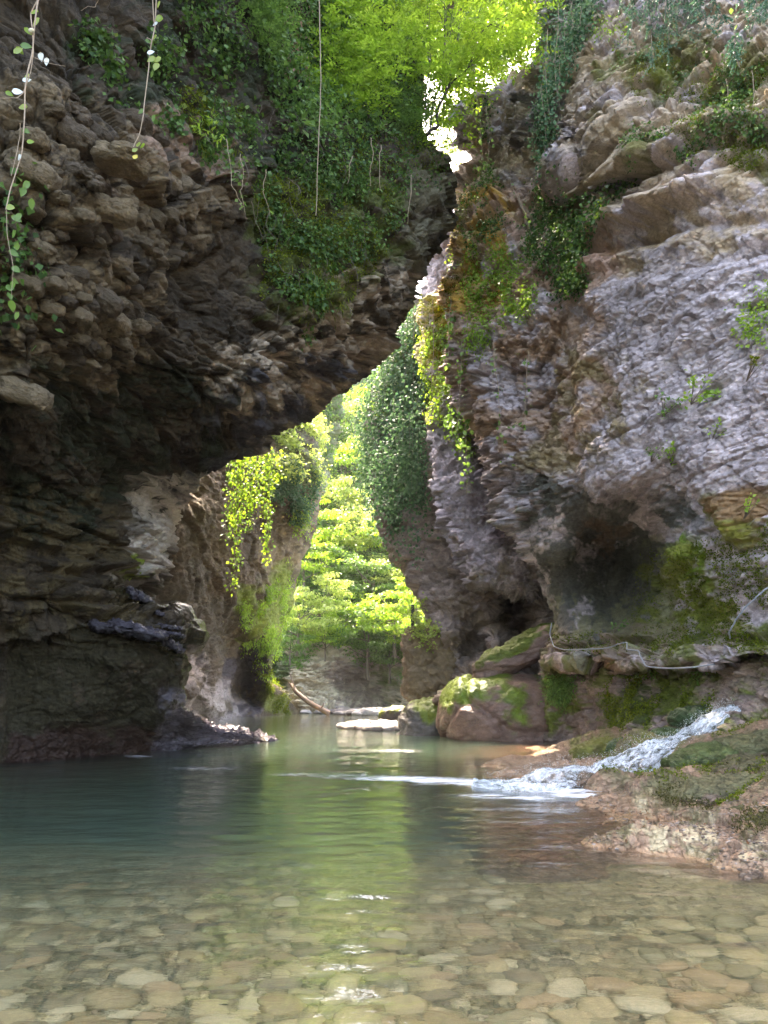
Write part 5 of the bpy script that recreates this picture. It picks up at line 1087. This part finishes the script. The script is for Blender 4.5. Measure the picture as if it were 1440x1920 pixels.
def leafy_vine(stems, leaves, Y, label, r0=.012, seed=0):
    p0 = P(*stems[0][0], Y); e = empty('leafy_vine', tuple(p0)); tag(e, label, 'vine')
    for st in stems:
        V, F = tubes([smoothpath([P(u, v, Y + RNG.uniform(-.06, .06)) - p0 for u, v in st], 50, .012, seed)], [np.linspace(r0, r0 * .6, 50)], 6); mob('stem', mesh_np('stem', V, F, M_STEM), e); r0 *= .8
    for (u, v, a, px, kd) in leaves:
        o = mob('leaf', big_leaf([M_BRIGHT, M_MID, M_YELLOW, M_PALE][kd], kd), e); o.location = tuple(P(u, v, Y) - p0); s_ = px * Y / 1400; o.scale = (s_, s_, s_)
        o.rotation_euler = (R(90) + RNG.uniform(-.9, .6), RNG.uniform(-.5, .5), 0); o.rotation_mode = 'ZXY'; o.rotation_euler = (R(70) + RNG.uniform(-.5, .5), math.radians(a), RNG.uniform(-.8, .8))
M_PALE = leaf_material('pale leaf undersides', (.5, .55, .5), (.6, .62, .6), .2)
M_GOLD = leaf_material('yellow leaf', (.6, .5, .08), (.62, .52, .1), .4)
leafy_vine([[(74, -20), (66, 40), (60, 100), (54, 130), (46, 165), (46, 230), (42, 290), (20, 350), (12, 392)], [(70, 0), (58, 25), (60, 55), (64, 100), (56, 140)], [(56, 140), (44, 175), (30, 184), (0, 184)], [(38, 230), (38, 255), (30, 290), (22, 330)], [(66, 108), (90, 118), (122, 124)], [(12, 392), (14, 440), (24, 500), (22, 560)]],
           [(72, 22, -60, 22, 0), (74, 34, 250, 24, 2), (45, 52, 90, 20, 0), (38, 85, 70, 26, 1), (30, 88, 100, 20, 0), (26, 100, 80, 24, 2), (76, 98, 200, 20, 3), (88, 108, 210, 18, 3), (42, 152, 60, 20, 3), (22, 172, 80, 24, 3), (10, 172, 80, 18, 0), (52, 200, 260, 22, 2), (42, 243, 100, 18, 1), (56, 140, 270, 16, 2), (50, 266, 80, 16, 0), (40, 290, 240, 16, 3), (12, 388, 60, 20, 2), (56, 340, 200, 24, 1), (48, 352, 190, 22, 1), (60, 372, 210, 24, 1), (40, 400, 240, 22, 1), (20, 405, 70, 24, 1), (30, 432, 250, 20, 1), (16, 470, 80, 22, 1), (38, 462, 240, 22, 1), (22, 500, 90, 20, 1), (30, 530, 240, 22, 1), (22, 562, 200, 26, 1), (10, 540, 80, 20, 1), (35, 585, 240, 18, 1)], 7.4, 'leafy vine hanging nearest the left border of the cliff face', .010)
leafy_vine([[(294, -20), (292, 30), (290, 50), (286, 75), (280, 100), (278, 140), (272, 185), (268, 220), (262, 255), (250, 276)], [(286, -10), (288, 30), (290, 52)], [(286, 76), (276, 70), (276, 80), (284, 82)]],
           [(300, 2, 260, 16, 2), (300, 28, 200, 16, 2), (306, 35, 240, 22, 0), (296, 42, 280, 14, 3), (294, 66, 260, 14, 2), (282, 52, 90, 16, 1), (272, 76, 90, 14, 1), (276, 100, 95, 18, 3), (292, 108, 250, 22, 2), (296, 118, 230, 22, 2), (302, 108, 260, 20, 2), (288, 134, 250, 16, 1), (270, 205, 240, 16, 1), (290, 215, 250, 16, 1), (248, 284, 90, 14, 2), (264, 270, 270, 16, 2), (272, 270, 270, 16, 0)], 9.2, 'thin vine with sparse leaves ending above the grey block', .010)
o = mob('yellow_leaf', mesh_np('yellow_leaf', np.array(LEAF[2].vertices[0:0] and []) if False else np.array([v.co[:] for v in LEAF[2].vertices]), np.array([[*p_.vertices] for p_ in LEAF[2].polygons]), M_GOLD)); o.location = at(258, 296, 9.1); o.scale = (.11, .10, .1); o.rotation_euler = (R(80), R(-60), 0)
tag(o, 'single yellow leaf at the tip of the thin vine', 'leaf')
sn = blob('snail', at(59, 58, 7.35), (.036, .03, .034), 3, sup=2, size=.05, amps=(0, 0, 0, 0), base=(.5, .45, .3), label='pale round snail shell stuck to the leafy vine', cat='snail shell', mat=M_BANK)
for pts, Y, nl, lab in (([(425, 260), (430, 300), (432, 345), (445, 375), (456, 392)], 13.8, 12, 'short pale root curling below the ledge of the left cliff'), ([(452, 290), (458, 320), (450, 360), (458, 400)], 13.9, 16, 'leafy root twisting beside the short pale root'), ([(498, 320), (494, 355), (500, 380), (506, 400)], 15.6, 10, 'small kinked root left of the mossy face'),
                       ([(697, 260), (697, 300), (696, 350)], 17.8, 4, 'thin root dangling in front of the mossy face'), ([(712, 270), (714, 310), (712, 352)], 18, 6, 'second thin root in front of the mossy face, right of the first'), ([(662, 290), (656, 320), (652, 345)], 17.6, 3, 'short slanted root on the mossy face'),
                       ([(770, 330), (768, 380), (764, 420)], 21, 2, 'faint root on the right shoulder of the left cliff'), ([(160, -10), (180, 0), (165, 18), (148, 24)], 9, 0, 'bent bare twig at the top of the left cliff'),
                       ([(893, 180), (900, 240), (905, 290), (898, 320)], 27, 40, 'leafy strand under the overhanging corner block'), ([(912, 200), (918, 260), (916, 300), (905, 315)], 27, 14, 'bare looped strand right of the leafy strand'),
                       ([(812, 560), (812, 640), (810, 700), (812, 752)], 31, 2, 'long pale thread hanging by the golden moss'), ([(775, 570), (778, 610), (776, 640)], 33, 3, 'thin thread at the tip of the overhang'), ([(925, 640), (930, 700), (934, 760), (938, 810), (945, 850), (950, 865)], 22.8, 34, 'thick pale vine hanging in front of the dark brown bulge'),
                       ([(935, 790), (950, 800), (968, 792), (985, 770)], 22.8, 6, 'looping side shoot of the thick pale vine'), ([(990, 660), (988, 720), (986, 790), (988, 805)], 22.2, 22, 'thin vine parallel to the thick pale vine'), ([(968, 360), (985, 400), (992, 425)], 23, 10, 'pale forked twig in the diagonal ivy'), ([(960, 350), (975, 385), (996, 412)], 22.9, 6, 'thin twig beside the pale forked one'),
                       ([(865, 640), (862, 720), (858, 800), (864, 840)], 27, 60, 'leafy strand at the brown bulge edge above the lilac pillar'), ([(873, 740), (874, 830), (875, 930)], 29.5, 70, 'green strand hanging down the middle of the lilac pillar'), ([(850, 690), (846, 760), (850, 820)], 29.6, 50, 'dense short strand on the left of the lilac pillar'),
                       ([(1378, -20), (1378, 40), (1378, 80)], 13.5, 4, 'long fine thread carrying the lone twig'), ([(1410, 130), (1416, 180), (1406, 240)], 13.6, 20, 'fine stem at the upper right with scattered leaves'), ([(1360, 150), (1364, 220), (1358, 270)], 14, 16, 'second fine stem at the upper right, left of the leafy one'), ([(845, 560), (842, 620), (840, 690)], 28, 60, 'leafy strand beside the golden moss step')):
    vine_px(pts, Y, nl, .0075 * Y * .9 if nl > 12 else .11, M_MID, .0006 * Y, lab, seed=pts[0][0], jit=.07)
# ================================================================== LOG, POST, HOSE
def tube_obj(name, pts, r_, mat, label, cat, sides=8, jit=0, n=40, parent=None):
    pts = np.array(pts, float); b_ = pts[0]; V, F = tubes([smoothpath(pts - b_, n, jit, 3)], [r_ if np.ndim(r_) == 0 else np.interp(np.linspace(0, 1, n), np.linspace(0, 1, len(r_)), r_)], sides)
    o = mob(name, mesh_np(name, V, F, mat), parent, None if parent is not None else tuple(b_)); 
    if parent is not None: o.location = tuple(b_)
    return tag(o, label, cat)
e = empty('fallen_log', at(612, 1336, 66)); tag(e, 'bare fallen log leaning from the rocks down to the far waterline', 'log'); b0 = np.array(at(612, 1336, 66))
def rel(*a): return np.array(at(*a)) - b0
V, F = tubes([smoothpath([rel(545, 1284, 68), rel(552, 1294, 67.6), rel(580, 1318, 67), rel(612, 1336, 66), rel(618, 1339, 66)], 40, .08, 2)], [np.linspace(.16, .26, 40)], 8); mob('trunk', mesh_np('trunk', V, F, M_WOOD), e)
V, F = tubes([smoothpath([rel(553, 1294, 67.6), rel(548, 1275, 67.6), rel(543, 1262, 67.6)], 12, .05, 5), smoothpath([rel(545, 1284, 68), rel(541, 1279, 68)], 6), smoothpath([rel(600, 1330, 66.3), rel(606, 1324, 66), rel(607, 1318, 66)], 8)], [np.linspace(.08, .03, 12), np.linspace(.1, .05, 6), np.linspace(.08, .04, 8)], 6); mob('branch', mesh_np('branch', V, F, M_WOOD), e)
tube_obj('post', [P(773, 1192, 36.4), P(773.5, 1160, 36.4), P(774, 1134, 36.4)], [.09, .08, .085], M_POST, 'thin dark upright post on top of the square rock block', 'post')
tube_obj('hose', [P(1034, 1168, 24), P(1030, 1190, 23.8), P(1038, 1212, 23.2), P(1062, 1219, 22.2), P(1100, 1218, 21), P(1145, 1214, 19.6), P(1172, 1204, 18.9), P(1176, 1206, 18.7), P(1175, 1218, 18.5), P(1196, 1219, 18.1), P(1202, 1232, 17.8), P(1212, 1250, 17.2), P(1250, 1254, 16.4), P(1300, 1252, 15.4), P(1340, 1246, 14.8)], .017, M_HOSE, 'pale grey hose snaking along the mossy ledge', 'hose', 8, 0.02, 120)
tube_obj('hose', [P(1368, 1196, 13.6), P(1366, 1186, 13.4), P(1380, 1160, 13.2), P(1400, 1138, 13.0), P(1420, 1118, 12.8), P(1436, 1104, 12.7), P(1470, 1098, 12.6)], .014, M_HOSE, 'second hose climbing over the moss at the right border', 'hose', 8, 0.02, 60)

# ================================================================== SEPARATE BLOCKS IN THE LEFT CLIFF
BM = []
for i in range(9):
    v, f = ICO[4]; v = v / (np.abs(v) ** 3.2).sum(1, keepdims=True) ** (1 / 3.2); w = v * np.array([1.0, .8, .62]); d_ = rockdisp(w + i * 9.3, 0, 0, 1.0, .35, .34, .12, .03, 1.1); w = w + v * d_[:, None] * .7
    t = fbm(w * 2 + i, 4)[:, None] * .5 + .5; BM.append(mesh_np('stone', w, f, M_ROCK, np.array([(.125, .092, .056), (.16, .118, .07), (.085, .062, .04)][i % 3]) * (.6 + .8 * t), np.zeros(len(w))))
def blocks(cn, parent, polys, n, r0, r1, seed):
    C, Nn = pick(cn, polys, n * 4, .62, 1.5, seed, 10); got = []
    for c_, n_ in zip(C, Nn):
        r_ = RNG.uniform(r0, r1)
        if any(np.linalg.norm(c_ - g_) < (r_ + q_) * .8 for g_, q_ in got): continue
        got.append((c_, r_)); o = mob('stone', BM[int(RNG.integers(9))], parent); o.location = tuple(c_ - n_ * r_ * .15); o.scale = (r_ * RNG.uniform(.9, 1.4), r_, r_ * RNG.uniform(.7, 1.0))
        o.rotation_euler = (RNG.uniform(-.35, .35), R(14) + RNG.uniform(-.35, .35), RNG.uniform(-.6, .6))
        if len(got) >= n: break
blocks('left_cliff', cliffL, [[(30, 160), (300, 230), (330, 420), (260, 640), (60, 700), (20, 500)]], 95, .16, .42, 3)
blocks('left_cliff', cliffL, [[(270, 400), (360, 420), (360, 500), (280, 500)], [(60, 560), (260, 560), (240, 690), (120, 700)]], 40, .12, .26, 4)
o = mob('stone', BM[1], cliffL); o.location = at(42, 735, 12.2); o.scale = (.46, .42, .34); o.rotation_euler = (.3, .25, .4)
o = mob('stone', BM[4], cliffL); o.location = at(222, 296, 11.0); o.scale = (.46, .4, .30); o.rotation_euler = (0, .2, 0)
# sticks and thin roots worked into the mossy face, so the creepers hang from something
Cr, Nr = pick('left_cliff', [[(470, 200), (800, 230), (760, 380), (640, 520), (500, 560), (450, 300)]], 70, .8, 1.0, 61)
pr = []; rr_ = []
for c_, n_ in zip(Cr, Nr):
    L_ = RNG.uniform(.5, 1.6); o_ = n_ * .12; pr.append(smoothpath([c_ + o_, c_ + o_ * 1.8 + [RNG.normal(0, .15), 0, -L_ * .5], c_ + o_ * 1.4 + [RNG.normal(0, .25), 0, -L_]], 14, .08, c_[0] * 7)); rr_.append(np.linspace(.010, .004, 14))
V, F = tubes(pr, rr_, 4); tag(mob('root_tangle', mesh_np('root_tangle', V, F, M_BARK2)), 'thin brown roots and dead stems trailing through the ivy of the left cliff', 'roots', kind='stuff')
# ================================================================== BANK DETAIL
cover('moss', 'rock_bank', [[(1090, 1385), (1260, 1370), (1450, 1340), (1450, 1500), (1330, 1520), (1250, 1480), (1120, 1440)]], 9000, .03, M_MOSS, .03, .42, .8, .0, .9, seed=51, label='short olive moss on the humps of the brown bank', cat='moss')
cover('weed', 'rock_bank', [[(1240, 1470), (1340, 1480), (1330, 1520), (1230, 1500)], [(1380, 1530), (1450, 1530), (1450, 1570), (1390, 1570)], [(1330, 1430), (1450, 1440), (1450, 1460), (1340, 1455)]], 2600, .045, M_WEED, .05, .6, .5, .0, .4, seed=52, label='dark tufted weed in the hollows of the bank', cat='weed')
C, Nn = pick('rock_bank', [[(1080, 1470), (1450, 1480), (1450, 1650), (1110, 1590)], [(960, 1400), (1090, 1390), (1100, 1440), (980, 1440)]], 1500, .55, .7, 5.0, 20)
SV = []; SC = []; r_ = RNG.uniform(.006, .024, len(C)); v2, f2 = ICO[2]
for i in range(len(C)):
    w = v2 * np.array([1, .8, .5]) * (1 + .3 * fbm(v2 * 1.5 + i, 2)[:, None]) * r_[i] + C[i]; SV.append(w); SC.append(np.tile(np.array([(.17, .11, .07), (.23, .17, .12), (.1, .07, .05), (.28, .22, .18)][i % 4]), (len(w), 1)))
tag(mob('gravel', mesh_np('gravel', np.concatenate(SV), np.concatenate([f2 + i * len(v2) for i in range(len(C))]), M_BANK, np.concatenate(SC), np.full(len(C) * len(v2), .6))), 'small wet stones strewn along the edge of the bank', 'gravel', kind='stuff')
cover('fallen_leaves', 'rock_bank', [[(1100, 1490), (1450, 1490), (1450, 1640), (1120, 1580)]], 160, .05, M_DEAD, .02, .9, 1, .0, .6, seed=55, label='scattered dry leaves on the wet bank', cat='dead leaves')

# ================================================================== AIR
bm = bmesh.new(); bmesh.ops.create_cube(bm, size=1.0)
me = bpy.data.meshes.new('haze'); bm.to_mesh(me); bm.free()
m = bpy.data.materials.new('haze'); m.use_nodes = True; nt = m.node_tree; nt.nodes.remove(nt.nodes['Principled BSDF'])
pv = nn(nt, 'ShaderNodeVolumePrincipled'); pv.inputs['Color'].default_value = (.93, .95, .90, 1); pv.inputs['Density'].default_value = 0.00016; pv.inputs['Anisotropy'].default_value = 0.3
nt.links.new(pv.outputs[0], nt.nodes['Material Output'].inputs['Volume']); me.materials.append(m)
o = mob('haze', me); o.location = (0, 70, 42); o.scale = (200, 200, 100); tag(o, 'thin bright humid air filling the gorge', 'haze', kind='stuff')
